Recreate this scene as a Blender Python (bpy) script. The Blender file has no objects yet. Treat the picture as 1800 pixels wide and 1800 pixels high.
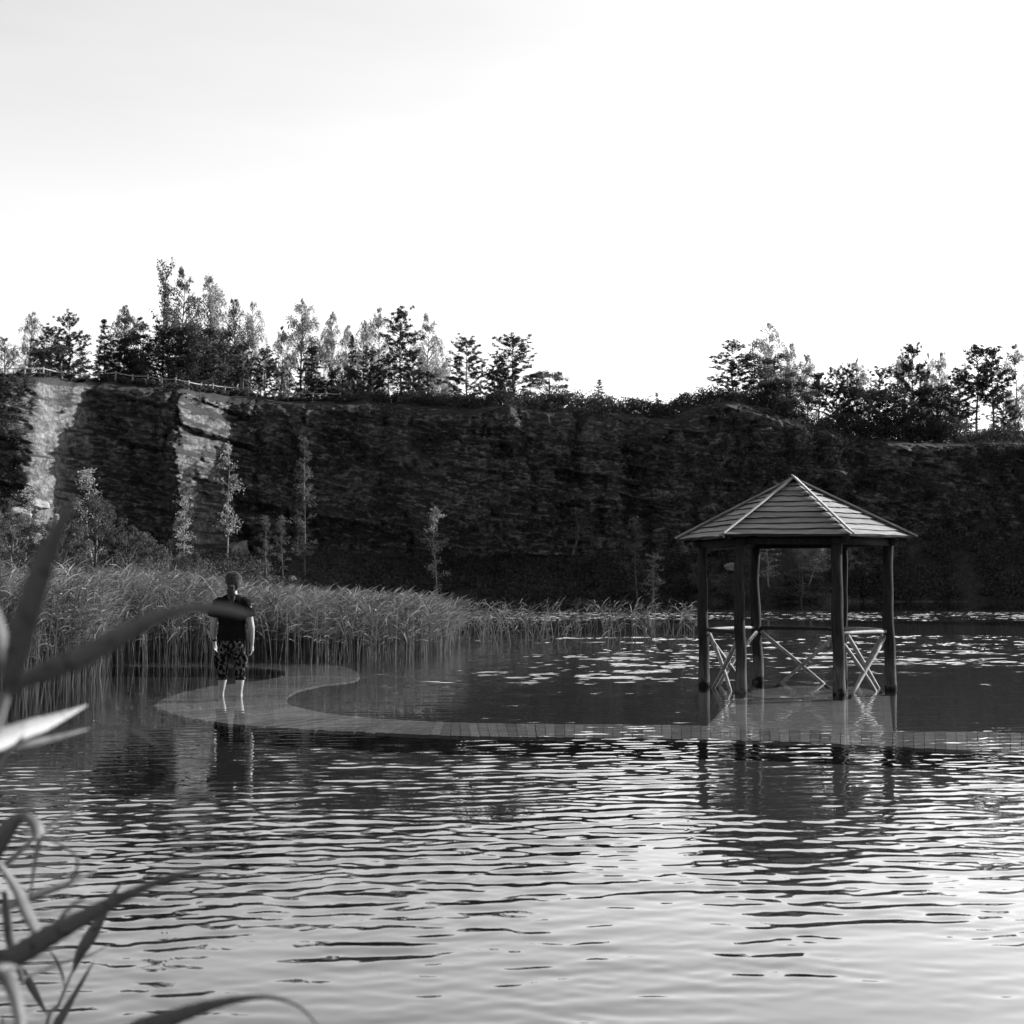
import bpy, math, random
import numpy as np
from mathutils import Vector, Matrix

random.seed(7); RS = np.random.RandomState(11)
SC = bpy.context.scene
COL = SC.collection

# ---------------------------------------------------------------- camera, sky, sun, exposure
HORIZON, FPX, CAMH = 1032.0, 2571.0, 1.42      # photograph's own pixels (1800 wide)
cam = bpy.data.cameras.new('camera'); camo = bpy.data.objects.new('camera', cam); COL.objects.link(camo)
cam.sensor_width = 56.0; cam.lens = 80.0; cam.clip_start = 0.05; cam.clip_end = 2000
camo.location = (0, 0, CAMH)
camo.rotation_euler = (math.radians(90) + math.atan((HORIZON-900)/FPX), 0, 0)
cam.dof.use_dof = True; cam.dof.focus_distance = 19.0; cam.dof.aperture_fstop = 11.0
SC.camera = camo

SUN_AZ, SUN_EL = 67.0, 24.0                    # azimuth from +Y towards +X
w = bpy.data.worlds.new('World'); SC.world = w; w.use_nodes = True
nt = w.node_tree; nt.nodes.clear()
sky = nt.nodes.new('ShaderNodeTexSky'); sky.sky_type = 'NISHITA'; sky.sun_disc = False
sky.sun_elevation = math.radians(SUN_EL); sky.sun_rotation = math.radians(SUN_AZ)
sky.dust_density = 1.3; sky.air_density = 1.0
bw = nt.nodes.new('ShaderNodeRGBToBW'); bg = nt.nodes.new('ShaderNodeBackground'); bg.inputs[1].default_value = 0.143
wo = nt.nodes.new('ShaderNodeOutputWorld')
nt.links.new(sky.outputs[0], bw.inputs[0]); tcw = nt.nodes.new('ShaderNodeTexCoord'); mpw = nt.nodes.new('ShaderNodeMapping'); mpw.inputs['Scale'].default_value = (1.2, 1.2, 7); mpw.inputs['Rotation'].default_value = (0, .12, 0)
nzw = nt.nodes.new('ShaderNodeTexNoise'); nzw.inputs['Scale'].default_value = 2.2; nzw.inputs['Detail'].default_value = 6; mrw = nt.nodes.new('ShaderNodeMapRange')
mrw.inputs[1].default_value = .35; mrw.inputs[2].default_value = .68; mrw.inputs[3].default_value = .95; mrw.inputs[4].default_value = 1.03
mlw = nt.nodes.new('ShaderNodeMath'); mlw.operation = 'MULTIPLY'
nt.links.new(tcw.outputs['Generated'], mpw.inputs[0]); nt.links.new(mpw.outputs[0], nzw.inputs['Vector']); nt.links.new(nzw.outputs['Fac'], mrw.inputs[0])
nt.links.new(bw.outputs[0], mlw.inputs[0]); nt.links.new(mrw.outputs[0], mlw.inputs[1]); nt.links.new(mlw.outputs[0], bg.inputs[0]); nt.links.new(bg.outputs[0], wo.inputs[0])

sun = bpy.data.lights.new('sun', 'SUN'); suno = bpy.data.objects.new('sun', sun); COL.objects.link(suno)
sun.energy = 5.0; sun.angle = math.radians(0.5); sun.color = (1, 1, 1)
sd = Vector((math.cos(math.radians(SUN_EL))*math.sin(math.radians(SUN_AZ)),
             math.cos(math.radians(SUN_EL))*math.cos(math.radians(SUN_AZ)), math.sin(math.radians(SUN_EL))))
suno.rotation_euler = sd.to_track_quat('Z', 'Y').to_euler()

SC.view_settings.view_transform = 'Standard'; SC.view_settings.look = 'None'
SC.view_settings.exposure = 1.4; SC.view_settings.gamma = 1.0
SC.cycles.max_bounces = 8; SC.cycles.transparent_max_bounces = 12; SC.cycles.caustics_reflective = False
SC.cycles.caustics_refractive = False

# ---------------------------------------------------------------- helpers
def P(px, py, d):
    """world point seen at photograph pixel (px, py) at distance d along +Y"""
    return ((px-900)/FPX*d, d, CAMH + (HORIZON-py)/FPX*d)
def Pz(px, py, z):
    d = (CAMH-z)*FPX/(py-HORIZON)
    return ((px-900)/FPX*d, d, z)

def tag(o, label=None, cat=None, group=None, kind=None):
    if label: o['label'] = label
    if cat: o['category'] = cat
    if group: o['group'] = group
    if kind: o['kind'] = kind
    return o
def empty(name, loc=(0, 0, 0), rz=0.0):
    o = bpy.data.objects.new(name, None); COL.objects.link(o); o.location = loc; o.rotation_euler = (0, 0, rz)
    o.empty_display_size = .2
    return o
def mesh_np(name, V, F, mat, parent=None, smooth=False):
    """V (n,3) array, F (m,3) or (m,4) int array"""
    V = np.asarray(V, np.float32); F = np.asarray(F, np.int32)
    me = bpy.data.meshes.new(name)
    me.vertices.add(len(V)); me.vertices.foreach_set('co', V.ravel())
    k = F.shape[1]
    me.loops.add(F.size); me.loops.foreach_set('vertex_index', F.ravel())
    me.polygons.add(len(F)); me.polygons.foreach_set('loop_start', np.arange(0, F.size, k, dtype=np.int32))
    me.polygons.foreach_set('loop_total', np.full(len(F), k, np.int32))
    if smooth: me.polygons.foreach_set('use_smooth', np.ones(len(F), bool))
    me.update(calc_edges=True)
    if mat: me.materials.append(mat)
    o = bpy.data.objects.new(name, me); COL.objects.link(o)
    if parent: o.parent = parent
    return o
class MB:
    def __init__(s): s.v = []; s.f = []
    def add(s, V, F):
        n = len(s.v); s.v += [tuple(map(float, p)) for p in V]; s.f += [tuple(i+n for i in f) for f in F]
    def box(s, c, d, M=None):
        P_ = [Vector((x*d[0]/2, y*d[1]/2, z*d[2]/2)) for z in (-1, 1) for y in (-1, 1) for x in (-1, 1)]
        if M is not None: P_ = [M @ p for p in P_]
        c = Vector(c)
        s.add([c+p for p in P_], [(0, 2, 3, 1), (4, 5, 7, 6), (0, 1, 5, 4), (2, 6, 7, 3), (0, 4, 6, 2), (1, 3, 7, 5)])
    def tube(s, pts, rad, n=10, wob=0.0, rng=random):
        pts = [Vector(p) for p in pts]; rings = []
        if not hasattr(rad, '__len__'): rad = [rad]*len(pts)
        for i, p in enumerate(pts):
            t = (pts[min(i+1, len(pts)-1)] - pts[max(i-1, 0)]).normalized()
            a = Vector((0, 0, 1)) if abs(t.z) < .8 else Vector((0, 1, 0))
            u = t.cross(a).normalized(); v = t.cross(u)
            rings.append([p + (u*math.cos(2*math.pi*k/n)+v*math.sin(2*math.pi*k/n))*rad[i]*(1+wob*(rng.random()-.5)) for k in range(n)])
        V = [q for r in rings for q in r]; F = []
        for i in range(len(pts)-1):
            for k in range(n):
                F.append((i*n+k, i*n+(k+1) % n, (i+1)*n+(k+1) % n, (i+1)*n+k))
        F.append(tuple(range(n-1, -1, -1))); F.append(tuple((len(pts)-1)*n+k for k in range(n)))
        s.add(V, F)
    def build(s, name, mat, parent=None, smooth=False, bevel=0):
        me = bpy.data.meshes.new(name); me.from_pydata(s.v, [], s.f); me.update()
        if smooth: me.polygons.foreach_set('use_smooth', np.ones(len(me.polygons), bool))
        if mat: me.materials.append(mat)
        o = bpy.data.objects.new(name, me); COL.objects.link(o)
        if parent: o.parent = parent
        if bevel:
            b = o.modifiers.new('bevel', 'BEVEL'); b.width = bevel; b.segments = 1; b.limit_method = 'ANGLE'
        return o

# value noise
_T = RS.rand(64, 64, 64).astype(np.float32)
def vnoise(x, y, z):
    x = np.asarray(x, np.float64); y = np.asarray(y, np.float64); z = np.asarray(z, np.float64)
    x, y, z = np.broadcast_arrays(x, y, z)
    xi = np.floor(x).astype(int); yi = np.floor(y).astype(int); zi = np.floor(z).astype(int)
    fx = x-xi; fy = y-yi; fz = z-zi
    fx = fx*fx*(3-2*fx); fy = fy*fy*(3-2*fy); fz = fz*fz*(3-2*fz)
    g = lambda a, b, c: _T[(xi+a) & 63, (yi+b) & 63, (zi+c) & 63]
    c00 = g(0,0,0)*(1-fx)+g(1,0,0)*fx; c10 = g(0,1,0)*(1-fx)+g(1,1,0)*fx
    c01 = g(0,0,1)*(1-fx)+g(1,0,1)*fx; c11 = g(0,1,1)*(1-fx)+g(1,1,1)*fx
    return ((c00*(1-fy)+c10*fy)*(1-fz)+(c01*(1-fy)+c11*fy)*fz)*2-1
def fbm(x, y, z, o=4, g=.5):
    r = 0; a = 1; s = 0
    for i in range(o):
        r = r + a*vnoise(x*2**i+13.1*i, y*2**i+7.7*i, z*2**i+3.3*i); s += a; a *= g
    return r/s
def catmull(pts, n):
    P_ = np.array(pts, float); Q = np.vstack([2*P_[0]-P_[1], P_, 2*P_[-1]-P_[-2]]); out = []
    for i in range(len(P_)-1):
        a, b, c, d = Q[i:i+4]
        for t in np.linspace(0, 1, n, endpoint=False):
            out.append(.5*((2*b)+(-a+c)*t+(2*a-5*b+4*c-d)*t*t+(-a+3*b-3*c+d)*t**3))
    out.append(P_[-1]); return np.array(out)

# ---------------------------------------------------------------- materials (monochrome film: all neutral)
def mat(name, lo, hi=None, scale=5.0, rough=.8, stretch=(1, 1, 1), bump=0.0, bscale=None, detail=6, spec=.3, trans=0.0, coords='Object', lohi=(.3, .7), random_obj=0.0):
    m = bpy.data.materials.new(name); m.use_nodes = True; n = m.node_tree; L = n.links; b = n.nodes['Principled BSDF']
    b.inputs['Roughness'].default_value = rough; b.inputs['Specular IOR Level'].default_value = spec
    b.inputs['Base Color'].default_value = (lo, lo, lo, 1)
    col = None
    if hi is not None or bump:
        tc = n.nodes.new('ShaderNodeTexCoord'); mp = n.nodes.new('ShaderNodeMapping'); mp.inputs['Scale'].default_value = stretch
        if coords == 'World':
            g = n.nodes.new('ShaderNodeNewGeometry'); L.new(g.outputs['Position'], mp.inputs[0])
        else: L.new(tc.outputs[coords], mp.inputs[0])
        if hi is not None:
            nz = n.nodes.new('ShaderNodeTexNoise'); nz.inputs['Scale'].default_value = scale; nz.inputs['Detail'].default_value = detail
            nz.inputs['Roughness'].default_value = .65
            L.new(mp.outputs[0], nz.inputs['Vector'])
            mr = n.nodes.new('ShaderNodeMapRange'); mr.inputs[1].default_value = lohi[0]; mr.inputs[2].default_value = lohi[1]
            mr.inputs[3].default_value = lo; mr.inputs[4].default_value = hi
            L.new(nz.outputs['Fac'], mr.inputs[0]); col = mr.outputs[0]
        if bump:
            nb = n.nodes.new('ShaderNodeTexNoise'); nb.inputs['Scale'].default_value = bscale or scale; nb.inputs['Detail'].default_value = 5
            L.new(mp.outputs[0], nb.inputs['Vector']); bp = n.nodes.new('ShaderNodeBump'); bp.inputs['Strength'].default_value = 1
            bp.inputs['Distance'].default_value = bump; L.new(nb.outputs['Fac'], bp.inputs['Height']); L.new(bp.outputs[0], b.inputs['Normal'])
    if random_obj and col is not None:
        oi = n.nodes.new('ShaderNodeNewGeometry'); mm = n.nodes.new('ShaderNodeMapRange')
        mm.inputs[3].default_value = 1-random_obj; mm.inputs[4].default_value = 1+random_obj
        L.new(oi.outputs['Random Per Island'], mm.inputs[0]); mu = n.nodes.new('ShaderNodeMath'); mu.operation = 'MULTIPLY'
        L.new(col, mu.inputs[0]); L.new(mm.outputs[0], mu.inputs[1]); col = mu.outputs[0]
    if col is not None: L.new(col, b.inputs['Base Color'])
    if trans:
        tr = n.nodes.new('ShaderNodeBsdfTranslucent'); mx = n.nodes.new('ShaderNodeMixShader'); mx.inputs[0].default_value = trans
        if col is not None: L.new(col, tr.inputs[0])
        else: tr.inputs[0].default_value = (lo, lo, lo, 1)
        out = n.nodes['Material Output']
        L.new(b.outputs[0], mx.inputs[1]); L.new(tr.outputs[0], mx.inputs[2]); L.new(mx.outputs[0], out.inputs[0])
    return m
M_needle = mat('pine_needles', .018, .045, 3, .9, spec=.1, random_obj=.4)
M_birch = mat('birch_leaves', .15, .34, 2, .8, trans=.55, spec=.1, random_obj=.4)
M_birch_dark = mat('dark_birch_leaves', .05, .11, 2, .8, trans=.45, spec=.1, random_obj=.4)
M_leaf = mat('dense_leaves', .03, .06, 2, .9, trans=.35, spec=.1, random_obj=.4)
M_shrub = mat('shrub_leaves', .022, .06, .15, .9, trans=.3, spec=.1, random_obj=.5, coords='World')
M_bushleaf = mat('bank_bush_leaves', .03, .10, .25, .9, trans=.3, spec=.1, random_obj=.5, coords='World')
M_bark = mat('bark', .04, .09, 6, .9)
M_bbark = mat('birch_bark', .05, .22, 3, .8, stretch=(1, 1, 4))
M_wood = mat('weathered_wood', .06, .19, 3, .75, stretch=(1.2, 9, 9), bump=.004, bscale=4, random_obj=.25)
M_edgeshade = mat('board_edge_shade', .004, .012, 8, .9)
M_post = mat('log_wood', .005, .026, 5, .9, spec=.08, stretch=(5, 5, .6), bump=.006, bscale=5)
def tide(m):
    n = m.node_tree; L = n.links; b = n.nodes['Principled BSDF']; src = b.inputs['Base Color'].links[0].from_socket
    g = n.nodes.new('ShaderNodeNewGeometry'); sx = n.nodes.new('ShaderNodeSeparateXYZ'); L.new(g.outputs['Position'], sx.inputs[0])
    nz = n.nodes.new('ShaderNodeTexNoise'); nz.inputs['Scale'].default_value = 9; L.new(g.outputs['Position'], nz.inputs['Vector'])
    ad = n.nodes.new('ShaderNodeMath'); ad.operation = 'MULTIPLY_ADD'; ad.inputs[1].default_value = .35; L.new(nz.outputs['Fac'], ad.inputs[0]); L.new(sx.outputs['Z'], ad.inputs[2])
    cr = n.nodes.new('ShaderNodeValToRGB'); e = cr.color_ramp.elements; e[0].position = .20; e[0].color = (.12, .12, .12, 1); e[1].position = .95; e[1].color = (.25, .25, .25, 1)
    for p_, v_ in ((.25, .85), (.45, .72), (.62, .35)):
        q = e.new(p_); q.color = (v_, v_, v_, 1)
    L.new(ad.outputs[0], cr.inputs[0]); mu = n.nodes.new('ShaderNodeMath'); mu.operation = 'MULTIPLY'; mu2 = n.nodes.new('ShaderNodeMath'); mu2.operation = 'MULTIPLY'; mu2.inputs[1].default_value = 4
    L.new(src, mu.inputs[0]); L.new(cr.outputs[0], mu.inputs[1]); L.new(mu.outputs[0], mu2.inputs[0]); L.new(mu2.outputs[0], b.inputs['Base Color'])
tide(M_post)
M_pale = mat('stripped_pole_wood', .06, .19, 5, .7, stretch=(3, 3, 3), bump=.002)
M_deck = mat('wet_plank_wood', .16, .27, 2.5, .7, coords='World', random_obj=.38)
M_reed = mat('reed', .045, .16, .8, .7, trans=.35, spec=.2, coords='World', random_obj=.6)
M_bed = mat('lake_bed_silt', .003, .006, .5, .9)
M_soil = mat('bank_soil', .03, .06, 3, .9)

F0 = .19
def water_material():
    m = bpy.data.materials.new('lake_water'); m.use_nodes = True; n = m.node_tree; n.nodes.clear(); L = n.links
    out = n.nodes.new('ShaderNodeOutputMaterial'); mx = n.nodes.new('ShaderNodeMixShader'); g = n.nodes.new('ShaderNodeNewGeometry')
    dt = n.nodes.new('ShaderNodeVectorMath'); dt.operation = 'DOT_PRODUCT'; L.new(g.outputs['Normal'], dt.inputs[0]); L.new(g.outputs['Incoming'], dt.inputs[1])
    def M(op, a, b_=0.0, c_=0.0):
        q = n.nodes.new('ShaderNodeMath'); q.operation = op
        for i_, v_ in enumerate((a, b_, c_)):
            if isinstance(v_, float): q.inputs[i_].default_value = v_
            else: L.new(v_, q.inputs[i_])
        return q.outputs[0]
    c = M('SUBTRACT', 1.0, M('ABSOLUTE', dt.outputs['Value'])); f = M('MULTIPLY_ADD', M('POWER', c, 5.0), 1-F0, F0)
    gl = n.nodes.new('ShaderNodeBsdfGlossy'); gl.inputs['Roughness'].default_value = .004; gl.inputs[0].default_value = (1, 1, 1, 1)
    tr = n.nodes.new('ShaderNodeBsdfTransparent'); tr.inputs[0].default_value = (.78, .78, .78, 1)
    L.new(f, mx.inputs[0]); L.new(tr.outputs[0], mx.inputs[1]); L.new(gl.outputs[0], mx.inputs[2]); L.new(mx.outputs[0], out.inputs[0])
    return m
M_water = water_material()

def rock_material():
    m = bpy.data.materials.new('quarry_rock'); m.use_nodes = True; n = m.node_tree; L = n.links; b = n.nodes['Principled BSDF']
    b.inputs['Roughness'].default_value = .9; b.inputs['Specular IOR Level'].default_value = .15
    g = n.nodes.new('ShaderNodeNewGeometry')
    mp = n.nodes.new('ShaderNodeMapping'); mp.inputs['Rotation'].default_value = (0, math.radians(-9), 0); mp.inputs['Scale'].default_value = (.8, .8, 1.9)
    L.new(g.outputs['Position'], mp.inputs[0])
    st = n.nodes.new('ShaderNodeTexNoise'); st.inputs['Scale'].default_value = .9; st.inputs['Detail'].default_value = 9; st.inputs['Roughness'].default_value = .7
    L.new(mp.outputs[0], st.inputs['Vector'])
    cr = n.nodes.new('ShaderNodeMapRange'); cr.inputs[1].default_value = .32; cr.inputs[2].default_value = .68; cr.inputs[3].default_value = .022; cr.inputs[4].default_value = .15
    L.new(st.outputs['Fac'], cr.inputs[0])
    # moss, earth and creeping plants: where the face leans back, and in patches
    sx = n.nodes.new('ShaderNodeSeparateXYZ'); L.new(g.outputs['Normal'], sx.inputs[0])
    pn = n.nodes.new('ShaderNodeTexNoise'); pn.inputs['Scale'].default_value = .10; pn.inputs['Detail'].default_value = 6; L.new(g.outputs['Position'], pn.inputs['Vector'])
    ad = n.nodes.new('ShaderNodeMath'); ad.operation = 'MULTIPLY_ADD'; ad.inputs[1].default_value = 1.0; L.new(sx.outputs['Z'], ad.inputs[0]); L.new(pn.outputs['Fac'], ad.inputs[2])
    vm = n.nodes.new('ShaderNodeMapRange'); vm.inputs[1].default_value = .56; vm.inputs[2].default_value = .86; L.new(ad.outputs[0], vm.inputs[0])
    mix = n.nodes.new('ShaderNodeMix'); mix.data_type = 'FLOAT'; L.new(vm.outputs[0], mix.inputs[0]); L.new(cr.outputs[0], mix.inputs[2]); mix.inputs[3].default_value = .020
    fn = n.nodes.new('ShaderNodeTexNoise'); fn.inputs['Scale'].default_value = 2.2; fn.inputs['Detail'].default_value = 8; fn.inputs['Roughness'].default_value = .75; L.new(g.outputs['Position'], fn.inputs['Vector'])
    fr = n.nodes.new('ShaderNodeMapRange'); fr.inputs[1].default_value = .3; fr.inputs[2].default_value = .7; fr.inputs[3].default_value = .15; fr.inputs[4].default_value = 1.9; L.new(fn.outputs['Fac'], fr.inputs[0])
    mu = n.nodes.new('ShaderNodeMath'); mu.operation = 'MULTIPLY'; L.new(mix.outputs[0], mu.inputs[0]); L.new(fr.outputs[0], mu.inputs[1])
    sp = n.nodes.new('ShaderNodeSeparateXYZ'); L.new(g.outputs['Position'], sp.inputs[0]); fx = n.nodes.new('ShaderNodeMapRange')      # tone factor along X, equal from end to end
    fx.inputs[1].default_value = -30; fx.inputs[2].default_value = -25; fx.inputs[3].default_value = 1.0; fx.inputs[4].default_value = 1.0; L.new(sp.outputs['X'], fx.inputs[0])
    m3 = n.nodes.new('ShaderNodeMath'); m3.operation = 'MULTIPLY'; L.new(mu.outputs[0], m3.inputs[0]); L.new(fx.outputs[0], m3.inputs[1]); L.new(m3.outputs[0], b.inputs['Base Color'])
    bn = n.nodes.new('ShaderNodeBump'); bn.inputs['Distance'].default_value = .35; bn.inputs['Strength'].default_value = .9
    L.new(st.outputs['Fac'], bn.inputs['Height']); L.new(bn.outputs[0], b.inputs['Normal'])
    return m
M_rock = rock_material()

# ---------------------------------------------------------------- ground sheet, bank, water
o = mesh_np('ground', [(-900, -300, -1.7), (900, -300, -1.7), (900, 1500, -1.7), (-900, 1500, -1.7)], [(0, 1, 2, 3)], M_bed); tag(o, kind='structure')

xs = np.linspace(-40, 40, 60); ys = np.linspace(-14, 2.6, 30)
X, Y = np.meshgrid(xs, ys); Z = .25-np.clip((Y-.2)/2.4, 0, 1)**1.3*1.2 + .04*fbm(X*.9, Y*.9, 0*X)
def grid_faces(nr, nc):
    i = np.arange(nr-1)[:, None]*nc + np.arange(nc-1)[None, :]
    return np.stack([i, i+1, i+nc+1, i+nc], -1).reshape(-1, 4)
o = mesh_np('bank', np.stack([X, Y, Z], -1).reshape(-1, 3), grid_faces(30, 60), M_soil, smooth=True); tag(o, kind='structure')

# ripple strength over the lake: wind patches (rows by distance, columns by bearing)
EY = [1057, 1073, 1077, 1089, 1093, 1114, 1119, 1150, 1172, 1190, 1215, 1260, 1303, 1345, 1450, 1600, 2400]
EX = [0, 300, 600, 900, 1200, 1500, 1800]
ET = [[.2]*7, [.25]*7, [4.0]*7, [3.4]*7, [.12]*7, [.12]*7, [0, 0, .3, 1.6, 2.6, 2.7, 2.7], [.1, .1, .2, 1.0, 2.0, 2.1, 1.9], [.15, .1, .25, .8, 1.3, 1.1, .8],
      [.2, .15, 1.0, 1.15, 1.0, .6, .35], [.25, .15, .38, .5, .6, .5, .28], [.3, .2, .20, .26, .30, .26, .22], [.32, .24, .24, .38, .45, .36, .30],
      [.5, .38, .62, .85, .80, .62, .95], [.75, .65, .85, .9, .72, .62, .9], [1.1, 1.05, .95, .8, .85, .85, .8], [1.5, 1.4, 1.0, .75, .75, .75, .7]]
def envelope(x, y):
    d = np.maximum(y, .5); yp = HORIZON + CAMH*FPX/d + 2.0*fbm(x/6, y/9, 0*x, 2)*(yy_soft(d)); xp = 900+x/d*FPX + 120*fbm(x/3, y/5, 3+0*x, 2)
    yi = np.clip(np.interp(yp, EY, np.arange(len(EY))), 0, len(EY)-1.001); xi = np.clip(np.interp(xp, EX, np.arange(7)), 0, 5.999)
    T = np.array(ET); a = yi.astype(int); b = xi.astype(int); fa = yi-a; fb = xi-b
    return (T[a, b]*(1-fb)+T[a, b+1]*fb)*(1-fa)+(T[a+1, b]*(1-fb)+T[a+1, b+1]*fb)*fa
def yy_soft(d): return np.clip(60/d, 1, 6)

WV = []
rw = np.random.RandomState(5)
for i in range(150):
    lam = .165*math.exp(rw.randn()*.45); lam = min(max(lam, .085), .6)
    spread = 11+8*(.22/lam)
    th = math.radians(90 + rw.randn()*spread + 5)          # direction of travel, mostly along Y
    k = 2*math.pi/lam
    s = (.045/math.sqrt(150/2))*1.0
    WV.append((k*math.cos(th), k*math.sin(th), rw.rand()*6.283, s/k))
def waves(x, y):
    h = np.zeros_like(x)
    for kx, ky, ph, a in WV: h += a*np.sin(kx*x+ky*y+ph)
    gust = 1+.85*fbm(x/1.1, y/.7, 5+0*x, 3)*1.6
    return h*envelope(x, y)*np.clip(gust, .25, 2)
rows = [-30., 0.]
d = 1.0
while d < 175:
    rows.append(d)
    d += .022 if d < 9 else (.028 if d < 16 else (.038 if d < 32 else .075 if d < 95 else .25))
rows = np.array(rows+[400.], np.float64)
hw = np.clip(rows*.40+1.2, 3, 80)
u = np.concatenate([[-1], np.linspace(-1, 1, 420), [1]])
XX = hw[:, None]*u[None, :]; XX[:, 0] = -400; XX[:, -1] = 400
YY = np.repeat(rows[:, None], len(u), 1)
ZZ = waves(XX.astype(np.float32), YY.astype(np.float32)); ZZ[:, 0] = 0; ZZ[:, -1] = 0; ZZ[YY < 1] = 0; ZZ[-1] = 0
o = mesh_np('water', np.stack([XX, YY, ZZ], -1).reshape(-1, 3), grid_faces(len(rows), len(u)), M_water, smooth=True); tag(o, kind='structure')

# ---------------------------------------------------------------- quarry cliff with its talus and plateau
YW = 150.0
def px2x(px, d=YW): return (px-900)/FPX*d
_tp = [(-600, 655), (0, 655), (130, 661), (240, 671), (350, 681), (430, 694), (500, 700), (700, 704), (900, 712), (1050, 722), (1180, 728), (1215, 712), (1260, 696), (1310, 698), (1400, 738), (1430, 750), (1500, 765), (1800, 778), (2400, 785)]
TX = [px2x(a) for a, b in _tp]; TZ = [CAMH+(HORIZON-b)*YW/FPX for a, b in _tp]
SHX = [-400, -40, -30, -25, -20, -14, 60, 110, 400]; SHY = [60, 60, 66, 85, 120, 143, 143, 75, 75]
FTX = [px2x(a) for a in (-400, 0, 100, 140, 200, 330, 430, 600, 800, 1000, 1200, 1400, 1800, 2400)]
FTZ = [8, 8.5, 8.5, 5.5, 4.5, 4.5, 4.5, 5.5, 5, 4.5, 5, 6.5, 6, 6]
def wall_y(x, z):
    xw = x + .7*fbm(x/7, 0*x, z/3.0, 3) + .25*(z-10)*.15
    b = np.interp(xw, [-200, -46.0, -44.2, -43.3, -41.8, -35.0, -32.9, -32.4, -31.5, -29.5, -24, -4, 0, 7.5, 8.6, 11, 12.5, 14, 23, 28, 33, 35.5, 40, 62, 110, 200],
                      [14, 16.5, 15.5, 9, 4.5, 4.5, 8.5, 7.5, 2.0, -3, -4, -4, 0, 0, 1.8, 2.4, .2, 0, 2, 3.0, 3.6, 1.4, 2.5, 2, 70, 70])
    return YW - b - 2.2*fbm(x/9, z/22, 0*x+2, 3)
nx = 1050; X1 = np.concatenate([[-400, -250, -150], np.linspace(-85, 85, nx), [150, 250, 400]]); nx = len(X1)
T1 = np.linspace(0, 1, 55); T2 = np.linspace(0, 1, 135)[1:]; T3 = np.linspace(0, 1, 40)[1:]**2
Xg = np.repeat(X1[None, :], len(T1)+len(T2)+len(T3), 0)
ycr = wall_y(X1, 0*X1+19)+4.5; pcr = 900+X1/ycr*FPX; zt = CAMH+(HORIZON-np.interp(pcr, [a for a, b in _tp], [b for a, b in _tp]))*ycr/FPX + .5*fbm(X1/4, 0*X1, 0*X1+9, 3); zf = np.interp(X1, FTX, FTZ)+1.0*fbm(X1/6, 0*X1, 0*X1+4, 3); ysh = np.interp(X1, SHX, SHY)+1.0*fbm(X1/5, 0*X1, 0*X1+1, 2)
yf = wall_y(X1, zf)
Y1 = ysh[None]+(yf-1.0-ysh)[None]*T1[:, None]
p = np.interp(T1, [0, .02, .1, .6, 1], [-.18, .0, .10, .42, 1])
Z1 = np.maximum(zf[None]*p[:, None], -1.7) + .5*fbm(X1[None]/4, Y1/4, 0*Y1, 4)*np.clip(T1*4, 0, 1)[:, None]
Z2 = zf[None]+(zt-zf)[None]*T2[:, None]
Y2 = wall_y(np.repeat(X1[None], len(T2), 0), Z2) + (2.4*T2[:, None]-1.0*(1-T2[:, None]))*1.0
# round the brow off
Y2 = Y2 + 3.0*np.clip((T2[:, None]-.9)/.1, 0, 1)**2
# strata and blocks
Xr = np.repeat(X1[None], len(T2), 0); dip = Z2 + .19*Xr
warp = dip+.35*fbm(Xr/5, 0*Xr+8, dip/3, 3)
def blocks(hh, ww, seed):
    k = np.floor(warp/hh+.6*vnoise(warp*0+seed, 0*warp, warp/2)); q = np.floor((Xr+.5*fbm(Xr*.8, 0*Xr, Z2*.8+seed, 2))/ww + _T[(k.astype(int)*7+seed) & 63, 3, 5]*5)
    return _T[k.astype(int) & 63, q.astype(int) & 63, seed & 63]
BLK = 2.4*blocks(4.2, 5.5, 4)*(.5+.8*np.clip(.5+fbm(Xr/14, 0*Xr, Z2/9+3, 2), 0, 1))+1.3*blocks(1.7, 3.0, 1)+.7*blocks(.7, 1.3, 2)+.4*blocks(.33, .6, 3)-2.2
rough = np.clip(.75+.9*fbm(Xr/8, 0*Xr, Z2/6+6, 2), .25, 1.4)
led = fbm(Xr/9, 0*Xr, dip*.9, 3); blk = fbm(Xr/1.3, Y2/3, dip*1.6, 4); col = fbm(Xr/2.2, 0*Xr+4, dip/6, 3)
amp = np.clip(1-np.clip((T2[:, None]-.93)/.07, 0, 1), 0, 1)
gul = np.abs(fbm(Xr/5.5+.03*Z2, 0*Xr+2, Z2/20, 3))
Y2 = Y2 + (-1.0*led + 1.3*np.clip(.16-gul, 0, 1)/.16 - 1.0*blk - .5*fbm(Xr*1.6, Y2, dip*3.2, 3) - BLK*rough)*amp
Y3 = Y2[-1][None] + .6 + 90*T3[:, None]; Z3 = zt[None] + (.4+1.2*fbm(X1[None]/12, Y3/12, 0*Y3, 3))*np.clip(T3[:, None]*6, 0, 1)
Yg = np.vstack([Y1, Y2, Y3]); Zg = np.vstack([Z1, Z2, Z3])
cliff = mesh_np('cliff', np.stack([Xg, Yg, Zg], -1).reshape(-1, 3), grid_faces(Xg.shape[0], nx), M_rock); tag(cliff, kind='structure')
def ground_top(x): return float(np.interp(x, X1, zt)), float(np.interp(x, X1, Y2[-1]))
def brow_x(px):
    x = px2x(px)
    for _ in range(12): x = .5*x+.5*(px-900)/FPX*ground_top(x)[1]
    return x

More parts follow.
